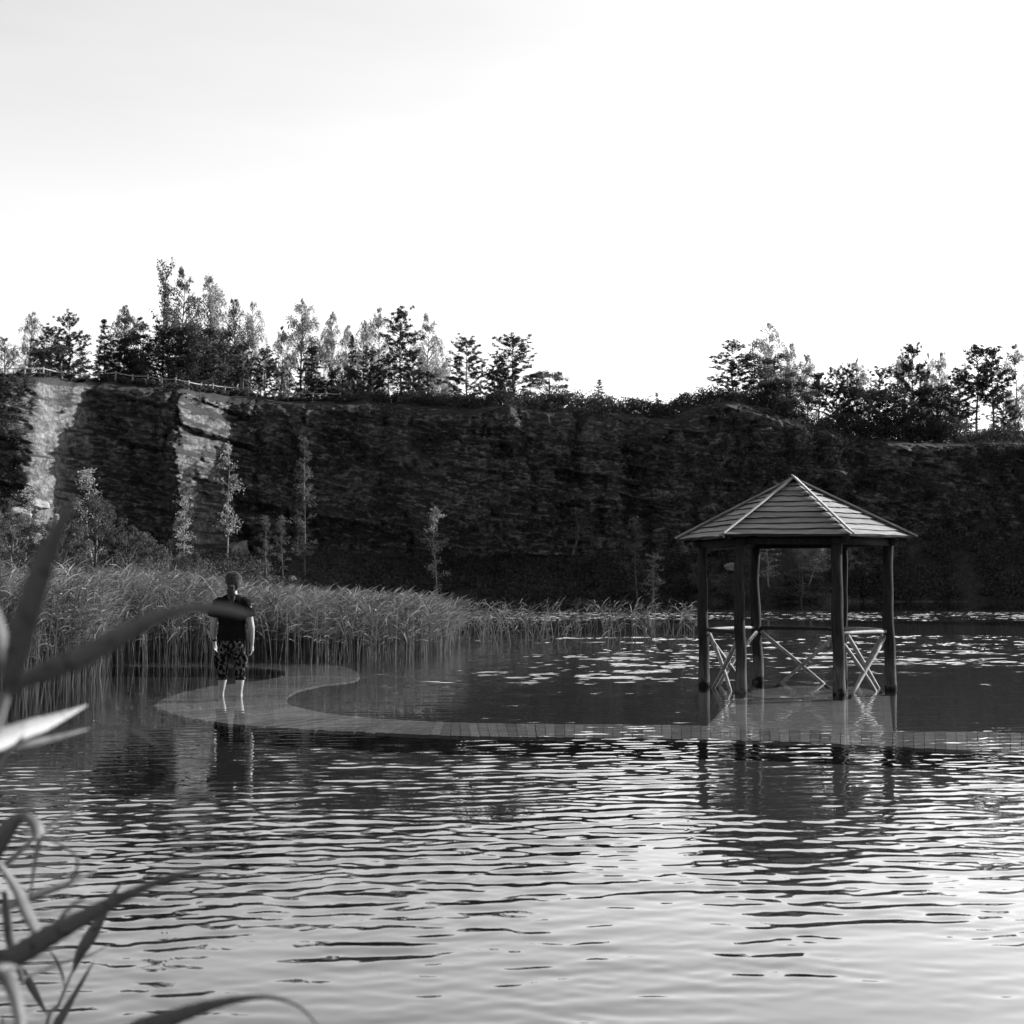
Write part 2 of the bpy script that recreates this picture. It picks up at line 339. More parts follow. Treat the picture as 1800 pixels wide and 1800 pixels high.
# ---------------------------------------------------------------- foliage helpers
def rand_dirs(n, rng): 
    v = rng.normal(size=(n, 3)); return v/np.linalg.norm(v, axis=1)[:, None]
def cards(C, size, aspect, rng, axis=None, axis_mix=0.0):
    """one kite-shaped leaf face per centre; long axis random, or pulled towards axis"""
    n = len(C); a = rand_dirs(n, rng)
    if axis is not None: a = a*(1-axis_mix)+np.asarray(axis)*axis_mix; a /= np.linalg.norm(a, axis=1)[:, None]+1e-9
    b = np.cross(a, rand_dirs(n, rng)); b /= np.linalg.norm(b, axis=1)[:, None]+1e-9
    L = (np.asarray(size)*(.6+.8*rng.rand(n)))[:, None]; W = L*aspect
    V = np.stack([C-a*L/2, C+b*W/2-a*L*.05, C+a*L/2, C-b*W/2-a*L*.05], 1).reshape(-1, 3)
    return V, np.arange(n*4).reshape(-1, 4)
def clumps(centres, radii, per, size, aspect, rng, flat=.7):
    n = len(centres); d = rand_dirs(n*per, rng)*(rng.rand(n*per)**.45)[:, None]; d[:, 2] *= flat
    C = np.repeat(centres, per, 0)+d*np.repeat(radii, per)[:, None]
    return cards(C, size, aspect, rng)
class Tree:
    """unit-height tree built once per kind and seed: trunk + limbs mesh, crown mesh"""
    def __init__(s, kind, seed):
        rng = np.random.RandomState(seed); rr = random.Random(seed); mb = MB(); C = []; ax = None
        if kind == 'birch':
            lean = (rr.uniform(-.03, .03), rr.uniform(-.02, .02)); tr = [(lean[0]*t*t+.008*math.sin(9*t+seed), lean[1]*t*t, t) for t in np.linspace(0, .97, 12)]
            mb.tube(tr, [.011*(1-t*.93) for t in np.linspace(0, 1, 12)], 6)
            Cs = []
            wid = lambda t: .25*(min(1, max(0, 1.0-t)/.62)**.62)*min(1, .45+1.6*t)
            for i in range(88):
                tz = .10+.89*rr.random()**.9; az = rr.uniform(0, 6.283); env = wid(tz)*rr.uniform(.40, 1.12)+.003; tb = max(.05, tz-env*rr.uniform(.7, 1.3)-.01)
                base = np.array([np.interp(tb, np.linspace(0, .97, 12), [p[j] for p in tr]) for j in range(3)])
                out = np.array([math.cos(az), math.sin(az), 0])*env; tip = np.array([base[0]+out[0], base[1]+out[1], tz]); end = tip+out*.25+np.array([0, 0, -env*rr.uniform(.3, .9)])
                mb.tube([base, base*.5+tip*.5+np.array([0, 0, .01]), tip, end], [.0035, .0025, .0016, .0005], 4)
                m = int(22+900*env); q = rng.rand(m); pts = np.where(q[:, None] < .5, base+(tip-base)*(.25+q[:, None]*1.5), tip+(end-tip)*((q[:, None]-.5)*2))
                sg = min(1, .35+env*7); pts = pts+rng.normal(size=(m, 3))*np.array([.012, .012, .016])*sg; pts[:, 2] -= rng.rand(m)*.035*sg; Cs.append(pts)
            C = np.vstack(Cs); V, F = cards(C, .017, .42, rng, (0, 0, -1), .45)
        elif kind == 'aspen':
            tr = [(.012*math.sin(5*t), 0, t) for t in np.linspace(0, .96, 12)]; mb.tube(tr, [.013*(1-t*.9) for t in np.linspace(0, 1, 12)], 6)
            Cs = []
            for i in range(26):
                t = rr.uniform(.25, .92); az = rr.uniform(0, 6.283); ln = min(rr.uniform(.16, .34)*(1.1-t*.6), (1.03-t)/.85)
                base = np.array([0.012*math.sin(5*t), 0, t]); dirv = np.array([math.cos(az)*.42, math.sin(az)*.42, .85]); tip = base+dirv*ln
                mb.tube([base, base+dirv*ln*.5+np.array([math.cos(az), math.sin(az), 0])*.01, tip], [.005, .003, .0008], 4)
                m = 46; q = .3+.75*rng.rand(m); Cs.append(base+(tip-base)*q[:, None]+rng.normal(size=(m, 3))*.013)
            V, F = cards(np.vstack(Cs), .019, .6, rng)
        elif kind in ('pine', 'tall_pine', 'spruce'):
            tr = [(.01*math.sin(7*t+seed), .01*math.cos(5*t), t) for t in np.linspace(0, .98, 10)]; mb.tube(tr, [.014*(1-t*.9) for t in np.linspace(0, 1, 10)], 6)
            Cs = []; lo = {'pine': .10, 'tall_pine': .40, 'spruce': .05}[kind]; nt_ = {'pine': 14, 'tall_pine': 10, 'spruce': 15}[kind]
            for i in range(nt_):
                t = lo+(.965-lo)*(i/(nt_-1))**.95; k = rr.randint(5, 7)
                if kind == 'spruce': reach = .26*(1-t)+.012
                elif kind == 'pine': reach = .27*(1-((t-.28)/.74)**2 if t > .28 else .8)**.75+.03
                else: reach = .20*math.sin(math.pi*(min(1, (t-lo)/(1-lo)*.85+.2)))+.03
                for j in range(k):
                    if rr.random() < .12: continue
                    az = 6.283*(j/k)+rr.uniform(-.4, .4); r = reach*rr.uniform(.55, 1.15); up = (.28 if kind != 'spruce' else -.12)+.6*(t > .8); tj = .032 if kind != 'spruce' else .014
                    base = np.array([0, 0, t+rr.uniform(-tj, tj)]); out = np.array([math.cos(az), math.sin(az), 0])
                    tip = base+out*r+np.array([0, 0, r*(up+rr.uniform(0, .35))]); mb.tube([base, base*.5+tip*.5+np.array([0, 0, -.006]), tip], [.0045, .003, .001], 4)
                    nb = max(2, int(r/.028))
                    for q in range(nb):
                        f = .35+.65*(q+1)/nb; c = base+(tip-base)*f+np.array([rr.gauss(0, .013), rr.gauss(0, .013), rr.gauss(0, .011)])
                        m = 42; dv = rand_dirs(m, rng); dv[:, 2] = dv[:, 2]*.7+.2; Cs.append(c+dv*rng.uniform(.004, .029, (m, 1)))
            for q in range(26): Cs.append(np.array([[rr.gauss(0, .009), rr.gauss(0, .009), rr.uniform(.93, 1.0)]]))
            V, F = cards(np.vstack(Cs), .022, .26, rng, (0, 0, 1), .35)
        elif kind == 'broadleaf':
            mb.tube([(0, 0, 0), (.01, 0, .3), (0, .01, .6), (0, 0, .85)], [.02, .016, .01, .003], 6); Cs = []
            for i in range(75):
                t = rr.uniform(.12, .97); az = rr.uniform(0, 6.283); R_ = .30*math.sin(math.pi*min(.97, (1-t)*.86+.07))**.6*math.sqrt(rr.random())
                c = np.array([math.cos(az)*R_, math.sin(az)*R_, t])
                if i < 22: mb.tube([(0, 0, t*.6), c*.6+np.array([0, 0, t*.2]), c], [.006, .004, .001], 4)
                m = 150; rad = rr.uniform(.035, .085); Cs.append(c+rand_dirs(m, rng)*(rng.rand(m)**.5)[:, None]*rad)
            V, F = cards(np.vstack(Cs), .019, .6, rng)
        elif kind == 'sapling':
            bend = rr.uniform(-.05, .05); tr = [(bend*math.sin(2.6*t)+.01*math.sin(8*t+seed), 0, t) for t in np.linspace(0, .98, 10)]; mb.tube(tr, [.010*(1-t*.9) for t in np.linspace(0, 1, 10)], 5)
            Cs = []
            for i in range(38):
                t = rr.uniform(.16, .95); az = rr.uniform(0, 6.283); ln = (.05+.20*(1.02-t))*min(1, .35+t*1.1)*rr.uniform(.3, 1.3); base = np.array([bend*math.sin(2.6*t), 0, t])
                md = base+np.array([math.cos(az)*.7, math.sin(az)*.7, .55])*ln*.6; tip = md+np.array([math.cos(az)*.6, math.sin(az)*.6, .05])*ln*.6; mb.tube([base, md, tip], [.003, .0018, .0005], 4)
                m = 34; q = rng.rand(m, 1); Cs.append(md+(tip-md)*q*1.2+(base-md)*np.maximum(0, .35-q)+rng.normal(size=(m, 3))*.016)
            V, F = cards(np.vstack(Cs), .017, .6, rng, (0, 0, -1), .3)
        s.crown = (V, F); s.mb = mb
KINDS = {}
def tree_mesh(kind, seed, leafmat, barkmat):
    key = (kind, seed, leafmat.name)
    if key not in KINDS:
        t = Tree(kind, seed); a = t.mb.build('trunk', barkmat, smooth=True); b = mesh_np('crown', t.crown[0], t.crown[1], leafmat)
        KINDS[key] = (a.data, b.data); bpy.data.objects.remove(a); bpy.data.objects.remove(b)
    return KINDS[key]
def plant(name, label, cat, group, kind, seed, loc, h, wid, leafmat, barkmat, rz=None, lean=0.0):
    """wid: crown width in metres"""
    base_w = {'birch': .34, 'aspen': .36, 'pine': .50, 'tall_pine': .36, 'spruce': .42, 'broadleaf': .58, 'sapling': .25}[kind]
    e = empty(name, loc, rz if rz is not None else RS.rand()*6.28); e.rotation_euler[1] = 0
    sx = wid/(base_w); e.scale = (sx, sx, h)
    if lean: e.rotation_euler = (0, lean, 0)
    tag(e, label, cat, group)
    ta, cr = tree_mesh(kind, seed, leafmat, barkmat)
    for nm, me in (('trunk', ta), ('crown', cr)):
        o = bpy.data.objects.new(nm, me); COL.objects.link(o); o.parent = e
    return e

# trees on the rim: (px, base y, top y, crown width px, kind, seed, extra distance, leaf, name, label)
B, BD, N_, LF = M_birch, M_birch_dark, M_needle, M_leaf
PAL, PNL, DEC = 'pale birches on the cliff rim', 'pines on the cliff rim', 'broadleaved trees on the cliff rim'
TREES = [
 (3, 655, 590, 46, 'birch', 1, 14, B, 'pale birch cut off by the left picture edge on the cliff top'),
 (48, 655, 545, 40, 'birch', 2, 14, B, 'narrow pale birch alone behind the far left end of the rail fence'),
 (86, 656, 580, 52, 'pine', 1, 9, N_, 'dark open pine, the one nearer the narrow pale birch of the leftmost pine pair'),
 (116, 656, 561, 58, 'pine', 2, 9, N_, 'dark open pine with a pointed top, right hand one of the leftmost pine pair'),
 (100, 660, 608, 76, 'broadleaf', 1, 3, LF, 'low round dark bushy tree under the leftmost pair of pines'),
 (178, 665, 562, 52, 'spruce', 1, 9, N_, 'dark layered conifer at the left end of the dense dark grove above the fence'),
 (214, 668, 533, 52, 'birch', 3, 6, BD, 'dark pointed birch leaning over the left part of the dense grove'),
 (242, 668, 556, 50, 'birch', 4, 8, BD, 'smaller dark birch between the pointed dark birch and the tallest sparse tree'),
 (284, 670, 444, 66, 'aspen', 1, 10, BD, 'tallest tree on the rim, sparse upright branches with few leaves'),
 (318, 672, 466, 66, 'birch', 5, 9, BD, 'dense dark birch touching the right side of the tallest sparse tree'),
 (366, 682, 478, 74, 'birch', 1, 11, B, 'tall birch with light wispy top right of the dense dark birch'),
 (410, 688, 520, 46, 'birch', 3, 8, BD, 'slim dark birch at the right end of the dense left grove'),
 (438, 690, 527, 46, 'birch', 2, 15, B, 'very pale slim birch directly behind the slim dark birch'),
 (205, 670, 600, 66, 'pine', 3, 4, N_, 'squat dark pine above the fence at the left foot of the dense grove'),
 (246, 671, 586, 70, 'broadleaf', 2, 4, LF, 'dark rounded tree above the fence between two squat pines'),
 (292, 673, 582, 74, 'pine', 4, 4, N_, 'dark bushy pine under the tallest sparse tree'),
 (338, 680, 566, 84, 'broadleaf', 3, 5, LF, 'broad dark leafy tree in the middle of the dense left grove'),
 (352, 684, 606, 52, 'tall_pine', 1, 3, N_, 'thin pine with bare lower trunk against the bright gap of the grove'),
 (388, 688, 590, 56, 'pine', 5, 5, N_, 'dark pine under the slim dark birch'),
 (424, 691, 606, 44, 'tall_pine', 2, 4, N_, 'bare stemmed pine before the very pale slim birch'),
 (463, 693, 618, 42, 'pine', 1, 6, N_, 'small ragged pine in the bright gap right of the dense grove'),
 (493, 694, 572, 30, 'birch', 4, 13, B, 'short pale birch just left of the bright full birch'),
 (527, 696, 523, 66, 'birch', 5, 13, B, 'bright full birch with a high pointed top left of the centre'),
 (546, 698, 610, 72, 'spruce', 2, 3, N_, 'black layered spruce in front of the bright full birch'),
 (580, 698, 545, 44, 'birch', 1, 14, B, 'faint slender birch right of the bright full birch'),
 (607, 699, 568, 32, 'birch', 2, 14, B, 'faint small birch with a drooping top beside the faint slender birch'),
 (600, 700, 644, 44, 'broadleaf', 1, 4, LF, 'low dark shrubby tree under the faint small birch'),
 (617, 700, 590, 30, 'spruce', 3, 9, N_, 'thin dark conifer left of the twin topped birches'),
 (637, 701, 560, 42, 'birch', 3, 11, B, 'left one of the twin topped birches on the rim'),
 (664, 701, 540, 50, 'birch', 4, 13, B, 'higher right one of the twin topped birches on the rim'),
 (650, 702, 616, 46, 'pine', 2, 4, N_, 'dark pine under the twin topped birches'),
 (682, 703, 630, 40, 'tall_pine', 3, 4, N_, 'short bare stemmed pine left of the tall straight pine'),
 (703, 705, 549, 50, 'tall_pine', 4, 5, N_, 'tall straight pine with dark head and long bare trunk'),
 (724, 706, 620, 40, 'pine', 3, 6, N_, 'small pine between the tall straight pine and the drooping birch'),
 (735, 708, 652, 52, 'broadleaf', 2, 2, LF, 'low round bushy tree at the foot of the drooping birch'),
 (752, 707, 548, 58, 'birch', 5, 12, B, 'tall drooping birch with visible white stem, last of the left wood'),
 (781, 708, 632, 34, 'birch', 1, 12, B, 'small pale birch between the drooping birch and the first free standing pine'),
 (820, 709, 601, 62, 'pine', 4, 5, N_, 'free standing pine with gaps in its crown right of the drooping birch'),
 (874, 710, 625, 44, 'pine', 5, 5, N_, 'slimmer pine leaning against the widest pine of the rim'),
 (901, 713, 598, 78, 'pine', 1, 4, N_, 'widest pine near the middle of the rim with a dark trunk'),
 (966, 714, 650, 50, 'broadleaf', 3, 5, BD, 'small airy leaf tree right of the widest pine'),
 (1054, 720, 667, 36, 'spruce', 1, 3, N_, 'little cone shaped spruce on the bushy slope of the saddle'),
 (1156, 728, 690, 22, 'spruce', 2, 3, N_, 'tiniest spruce at the lowest point of the rim'),
 (1290, 697, 606, 64, 'pine', 2, 4, N_, 'dark pine with branches to the left on top of the mound'),
 (1352, 722, 566, 62, 'birch', 2, 9, B, 'tallest birch of the right wood beside the mound pine'),
 (1348, 735, 622, 80, 'broadleaf', 1, 3, LF, 'dark leafy tree under the tallest birch of the right wood'),
 (1384, 745, 668, 76, 'broadleaf', 2, 2, LF, 'dark leafy tree on the slope right of the mound'),
 (1392, 742, 599, 38, 'birch', 3, 12, B, 'pale slim birch right behind the tallest birch of the right wood'),
 (1421, 748, 621, 42, 'birch', 4, 12, B, 'lower pale birch above the gazebo peak at the bright gap'),
 (1443, 752, 657, 40, 'tall_pine', 1, 4, N_, 'thin pine standing in the bright gap of the right wood'),
 (1474, 756, 656, 46, 'pine', 3, 4, N_, 'small pine right of the bright gap of the right wood'),
 (1493, 758, 652, 40, 'pine', 4, 5, N_, 'small pine in front of the round topped pale birch'),
 (1508, 758, 629, 52, 'birch', 5, 12, B, 'round topped pale birch between the small pines of the right wood'),
 (1530, 762, 676, 66, 'broadleaf', 3, 3, LF, 'dark leafy tree under the round topped pale birch'),
 (1550, 762, 655, 56, 'pine', 5, 5, N_, 'dark pine between the round topped birch and the high birch pair'),
 (1590, 766, 611, 48, 'birch', 1, 11, B, 'high pale birch next to the ragged high pine'),
 (1608, 766, 611, 46, 'tall_pine', 2, 7, N_, 'ragged high pine next to the high pale birch'),
 (1604, 772, 682, 74, 'broadleaf', 1, 2, LF, 'dark dense tree in front of the ragged high pine'),
 (1634, 768, 619, 30, 'birch', 2, 13, B, 'narrow faint birch left of the full grey birch'),
 (1655, 769, 615, 50, 'birch', 3, 11, B, 'full grey birch in the middle of the right wood'),
 (1652, 774, 678, 78, 'broadleaf', 2, 2, LF, 'wide dark tree under the full grey birch'),
 (1690, 772, 668, 56, 'pine', 1, 5, N_, 'dark pine left of the two tall airy pines at the right'),
 (1722, 776, 612, 60, 'tall_pine', 3, 4, N_, 'left one of two tall airy pines near the right edge'),
 (1749, 777, 617, 54, 'tall_pine', 4, 4, N_, 'right one of two tall airy pines near the right edge'),
 (1768, 778, 690, 50, 'pine', 2, 6, N_, 'short dark pine under the birch at the right edge'),
 (1790, 776, 605, 58, 'birch', 4, 11, B, 'grey birch cut off by the right picture edge'),
]
for ti_, (px, by, ty, wp, kind, seed, dd, lm, lab) in enumerate(TREES):
    seed = seed+5*(ti_ % 2)
    x = brow_x(px); gz, gy = ground_top(x); Yd = gy+.8+dd; x = (px-900)/FPX*Yd
    gz, _ = ground_top(x); zb = gz+.1; top = CAMH+(HORIZON-ty)/FPX*Yd
    isb = kind in ('birch', 'aspen'); nm = {'birch': 'birch_tree', 'aspen': 'aspen_tree', 'pine': 'pine_tree', 'tall_pine': 'pine_tree', 'spruce': 'spruce_tree', 'broadleaf': 'leafy_tree'}[kind]
    cat = {'birch_tree': 'birch', 'aspen_tree': 'tree', 'pine_tree': 'pine', 'spruce_tree': 'spruce', 'leafy_tree': 'tree'}[nm]
    grp = PAL if isb else (DEC if nm == 'leafy_tree' else PNL)
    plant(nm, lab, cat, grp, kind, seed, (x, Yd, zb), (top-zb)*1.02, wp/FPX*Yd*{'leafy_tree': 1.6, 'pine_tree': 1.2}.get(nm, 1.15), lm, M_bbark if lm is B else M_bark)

# young trees at the cliff foot
def talus_z(x, y):
    i = int(np.clip(np.searchsorted(X1, x), 1, nx-1)); return float(np.interp(y, Y1[:, i], Z1[:, i]))
SAPS = [
 (162, 985, 820, 52, 112, 1, 1.0, 'largest sunlit young birch at the foot of the left rock buttress'),
 (40, 985, 850, 48, 112, 2, 1.0, 'young birch at the far left before the pale broken rocks'),
 (325, 985, 870, 36, 128, 3, 1.0, 'thin young birch standing under the bright rock pillar'),
 (398, 938, 770, 34, 137, 4, 1.0, 'slender white stemmed birch right of the bright rock pillar'),
 (468, 1000, 905, 30, 130, 1, .8, 'left one of two small birches right of the big pale boulder'),
 (499, 1005, 902, 26, 132, 2, .8, 'right one of two small birches right of the big pale boulder'),
 (533, 900, 765, 34, 143, 3, .6, 'dim thin birch rooted half way up the shaded cliff'),
 (536, 985, 850, 36, 138, 4, .6, 'dim thin birch below the one rooted half way up the cliff'),
 (771, 992, 885, 34, 140, 2, 1.0, 'lone crooked birch with pale stem at the middle of the cliff foot'),
 (1120, 1035, 905, 34, 140, 1, .5, 'dim thin birch left of the pale bushy sapling by the far shore'),
 (1145, 1038, 972, 38, 140, 3, 1.0, 'pale bushy sapling by the far shore left of the gazebo'),
 (1353, 1035, 945, 36, 140, 4, 1.0, 'young birch seen between the gazebo posts, upright one'),
 (1420, 1028, 948, 36, 140, 2, 1.0, 'young slanting birch seen between the gazebo posts'),
 (1008, 980, 890, 40, 142, 1, .5, 'dim young birch on the shaded slope left of the gazebo roof'),
]
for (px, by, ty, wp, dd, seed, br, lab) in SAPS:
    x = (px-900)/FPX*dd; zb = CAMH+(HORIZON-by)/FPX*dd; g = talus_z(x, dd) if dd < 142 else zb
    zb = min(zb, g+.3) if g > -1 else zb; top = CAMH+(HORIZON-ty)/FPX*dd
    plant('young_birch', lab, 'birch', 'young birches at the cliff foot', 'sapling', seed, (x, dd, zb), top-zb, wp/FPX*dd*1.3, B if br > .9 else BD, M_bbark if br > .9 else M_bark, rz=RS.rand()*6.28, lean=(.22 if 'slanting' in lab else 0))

for (px, by, ty, wp, dd, seed, lab) in [
 (22, 1003, 900, 90, 100, 1, 'sunlit shrub at the far left between the reeds and the broken rocks'),
 (108, 1003, 915, 80, 97, 2, 'sunlit shrub behind the tip of the nearest reed leaf'),
 (168, 1003, 868, 84, 100, 3, 'tallest sunlit shrub around the foot of the largest young birch'),
 (222, 1003, 925, 84, 96, 1, 'rounded sunlit shrub right of the tallest shrub'),
 (276, 1008, 958, 70, 94, 2, 'low sunlit shrub left of the bright rock pillar, the last of the row'),
 (330, 1012, 968, 60, 96, 3, 'small shrub under the thin young birch behind the reeds'),
 (1240, 1052, 985, 60, 141, 2, 'dim shrub on the far shore left of the gazebo'),
 (1410, 1050, 1000, 80, 141, 1, 'dim shrub on the far shore seen through the gazebo')]:
    x = (px-900)/FPX*dd; zb = CAMH+(HORIZON-by)/FPX*dd; zb = min(zb, talus_z(x, dd)+.1) if dd > 120 else talus_z(x, dd)-.1; top = CAMH+(HORIZON-ty)/FPX*dd
    plant('shrub', lab, 'shrub', 'shrubs at the lake edge', 'broadleaf', seed, (x, dd, zb), top-zb, wp/FPX*dd*1.25, M_bushleaf, M_bark)

# ---------------------------------------------------------------- undergrowth (nobody could count it)
rg = np.random.RandomState(21)
def talus_points(n, xa, xb, ta, tb):
    x = rg.uniform(xa, xb, n); t = rg.uniform(ta, tb, n); i = np.clip(np.searchsorted(X1, x), 1, nx-1); j = (t*(len(T1)-1)).astype(int)
    return np.stack([x, Y1[j, i]+rg.uniform(-.2, .2, n), Z1[j, i]], 1)
bush = talus_points(700, -70, -24, .02, .5); V, F = clumps(bush+np.array([0, 0, .9]), 1.1+1.0*rg.rand(700), 130, .20, .55, rg); o = mesh_np('bank_bushes', V, F, M_bushleaf); tag(o, kind='stuff')
pt = np.vstack([talus_points(3000, -27, 70, .03, 1), talus_points(2600, -72, -22, .25, 1)])
keep = fbm(pt[:, 0]/5, pt[:, 1]/5, pt[:, 2]*0, 3) > -.35; pt = pt[keep]; r = .5+1.0*rg.rand(len(pt))**2; pt[:, 2] += r*.35
V, F = clumps(pt, r, 42, .26, .55, rg); o = mesh_np('undergrowth', V, F, M_shrub); tag(o, kind='stuff')
# on ledges of the wall
i = rg.randint(0, nx, 15000); j = rg.randint(4, len(T2)-2, 15000); cx, cy, cz = Xr[j, i], Y2[j, i], Z2[j, i]
kp = (fbm(cx/4.5, cz/3, cz*0+3, 3) > np.interp(cx, [-25, 0, 15, 60], [.06, .0, -.14, -.2])+.012*(cz-12)) | (cz < np.interp(cx, FTX, FTZ)+3.5*rg.rand(15000)); kp &= ~((cx > -45) & (cx < -38) & (cz > 8)) & ~((cx > -32) & (cx < -28.5))
c = np.stack([cx, cy-.1, cz], 1)[kp]; V, F = clumps(c, .25+.6*rg.rand(len(c)), 22, .22, .55, rg); o = mesh_np('ledge_plants', V, F, M_shrub); tag(o, kind='stuff')
# shrubs and tall grass along the rim
n = 6400; x = rg.uniform(-75, 80, n); zz = np.interp(x, X1, zt); y0 = np.interp(x, X1, Y2[-1]); dy = rg.uniform(-1.5, 9, n)
pxx = 900+x/y0*FPX; hh = np.interp(pxx, [0, 150, 180, 420, 450, 500, 760, 960, 1000, 1180, 1210, 1300, 1400, 1440, 1480, 1680, 1720, 1800], [.25, .3, .9, .8, .25, .6, 1.0, 1.5, 1.8, 1.3, 1.7, .9, 2.4, .6, 2.2, 2.4, 1.1, 1.2])*np.where((dy < 2.5) & (pxx < 600), .4, 1)
zz = zz-np.clip(-dy, 0, 2)*np.interp(pxx, [700, 900, 1400, 1500], [0, 1.3, 1.6, 2.6]); c = np.stack([x, y0+dy, zz+rg.rand(n)*hh*1.2], 1); V, F = clumps(c, (.35+.75*rg.rand(n))*np.clip(hh, .35, 1.0), 46, .22, .5, rg); o = mesh_np('rim_shrubs', V, F, M_shrub); tag(o, kind='stuff')

# ---------------------------------------------------------------- boulders at the cliff foot
M_boulder = mat('fresh_broken_stone', .10, .22, 1.2, .9, bump=.06, bscale=4, coords='World')
def surf_dist(px, py):
    """distance at which the sight line through (px, py) meets the slope or wall"""
    for d_ in np.arange(60, 156, .25):
        x = (px-900)/FPX*d_; i = int(np.clip(np.searchsorted(X1, x), 1, nx-1)); z = np.interp(d_, Yg[:95, i], Zg[:95, i], left=-2)
        if z > CAMH+(HORIZON-py)/FPX*d_: return float(d_)
    return 140.0
def boulder(px, py, dd, wp, hp, seed, label):
    dd = surf_dist(px, py+hp*.35); x, y, z = P(px, py, dd); rr = np.random.RandomState(seed); nu, nv = 28, 16
    th = np.linspace(0, 2*np.pi, nu, endpoint=False); ph = np.linspace(0.02, np.pi-.02, nv); T_, P_ = np.meshgrid(th, ph)
    D = np.stack([np.sin(P_)*np.cos(T_), np.sin(P_)*np.sin(T_), np.cos(P_)], -1).reshape(-1, 3); pl = rand_dirs(12, rr)
    rad = np.min(np.stack([np.where(D@p > .25, (.72+.25*rr.rand())/np.maximum(D@p, .25), 3) for p in pl]), 0); rad = np.minimum(rad, 1.15)
    rad = rad*(1+.30*fbm(D[:, 0]*2.2+seed, D[:, 1]*2.2, D[:, 2]*2.2, 3)); V = D*rad[:, None]*np.array([wp/2, wp/2, hp/2])/FPX*dd
    F = [(i*nu+k, i*nu+(k+1) % nu, (i+1)*nu+(k+1) % nu, (i+1)*nu+k) for i in range(nv-1) for k in range(nu)]
    o = mesh_np('boulder', V, F, M_boulder); o.location = (x, y, z); tag(o, label, 'boulder', 'pale boulders at the cliff foot')
for a in [(416, 968, 118, 46, 34, 1, 'largest pale boulder above the head of the wading person'),
          (346, 1003, 108, 12, 26, 2, 'upright narrow pale stone left of the wading person above the reeds'),
          (330, 1018, 106, 13, 11, 3, 'small pale stone low beside the upright narrow one'),
          (515, 1022, 108, 17, 20, 4, 'pointed pale stone above the reeds right of the wading person'),
          (1283, 996, 139, 24, 16, 5, 'bright stone on the dark slope left of the front gazebo post'),
          (30, 905, 116, 50, 26, 6, 'broad broken rock at the far left under the lit buttress'),
          (93, 922, 112, 22, 40, 7, 'tall broken rock behind the blurred upright reed leaf'),
          (110, 942, 110, 16, 14, 8, 'small rock right below the tall broken rock'),
          (62, 888, 118, 44, 20, 9, 'flat rock ledge block right of the broad broken rock')]: boulder(*a)

# ---------------------------------------------------------------- rail fence on the left rim
fe = empty('rail_fence', (px2x(120), YW-6, 0)); tag(fe, 'long low wooden rail fence running along the left cliff rim under the trees', 'fence')
M_fence = mat('sun_bleached_fence_wood', .12, .26, 2, .8)
fpx = [-30, 4, 38, 71, 104, 137, 168, 199, 229, 256, 281, 305, 328, 350, 371, 392, 413, 434, 456, 478, 500, 524, 548, 572, 596]
tops = []
for px in fpx:
    x = brow_x(px); gz, gy = ground_top(x); y = gy+.9; x = (px-900)/FPX*y; gz = ground_top(x)[0]+.15
    mb = MB(); hgt = .95+.1*random.random(); mb.tube([(x, y, gz-.3), (x+.02, y, gz+hgt)], .09, 7, .15); p = mb.build('post', M_fence, fe); p.location = -fe.location
    tops.append((x, y-.1, gz+hgt-.18))
for a, b in zip(tops[:-1], tops[1:]):
    mb = MB(); mb.tube([a, tuple((u_+v_)/2-(.03 if k == 2 else 0) for k, (u_, v_) in enumerate(zip(a, b))), b], .055, 6, .2)
    r_ = mb.build('rail', M_fence, fe); r_.location = -fe.location

# ---------------------------------------------------------------- sunken boardwalk
EDGE = [((2300,1368),(2300,1312)), ((1800,1322),(1800,1287)), ((1600,1312),(1600,1284)), ((1400,1302),(1400,1280)), ((1200,1297),(1200,1273)), ((1000,1294),(1000,1271)), ((800,1291),(800,1268)),
        ((600,1283),(680,1262)), ((450,1274),(590,1254)), ((360,1264),(535,1244)), ((305,1252),(512,1237)), ((280,1242),(506,1231)), ((283,1233),(506,1226)), ((310,1220),(512,1219)), ((370,1206),(530,1211)),
        ((430,1199),(570,1202)), ((480,1192),(620,1196)), ((505,1184),(634,1187)), ((490,1177),(622,1177)), ((440,1173.5),(590,1169)), ((360,1171.5),(480,1165.5)), ((260,1171),(300,1164)), ((160,1170),(160,1163)), ((0,1170),(0,1163))]
ZD = -.06
OA = catmull([Pz(*a, ZD)[:2] for a, b in EDGE], 12); IA = catmull([Pz(*b, ZD)[:2] for a, b in EDGE], 12)
mid = (OA+IA)/2; seg = np.linalg.norm(np.diff(mid, axis=0), axis=1); cum = np.concatenate([[0], np.cumsum(seg)])
bw_ = empty('boardwalk', (float(mid[60][0]), float(mid[60][1]), ZD)); tag(bw_, 'curving plank walkway lying just under the water from the gazebo round to the reeds', 'walkway')
mb = MB(); s_ = 0.0
def ede(A, s): return np.array([np.interp(s, cum, A[:, 0]), np.interp(s, cum, A[:, 1])])
while s_ < cum[-1]-.10:
    a0, a1, b0, b1 = ede(OA, s_+.0025), ede(OA, s_+.0975), ede(IA, s_+.0025), ede(IA, s_+.0975); j = random.uniform(-.003, .003); e_j = random.uniform(-.02, .02)*(a1-b1); a0, a1 = a0+e_j, a1+e_j
    V = [(*q, ZD+j+dz) for dz in (-.035, 0) for q in (a0, a1, b1, b0)]
    mb.add(V, [(3, 2, 1, 0), (4, 5, 6, 7), (0, 1, 5, 4), (1, 2, 6, 5), (2, 3, 7, 6), (3, 0, 4, 7)]); s_ += .10
dk = mb.build('deck_planks', M_deck, bw_); dk.location = -bw_.location
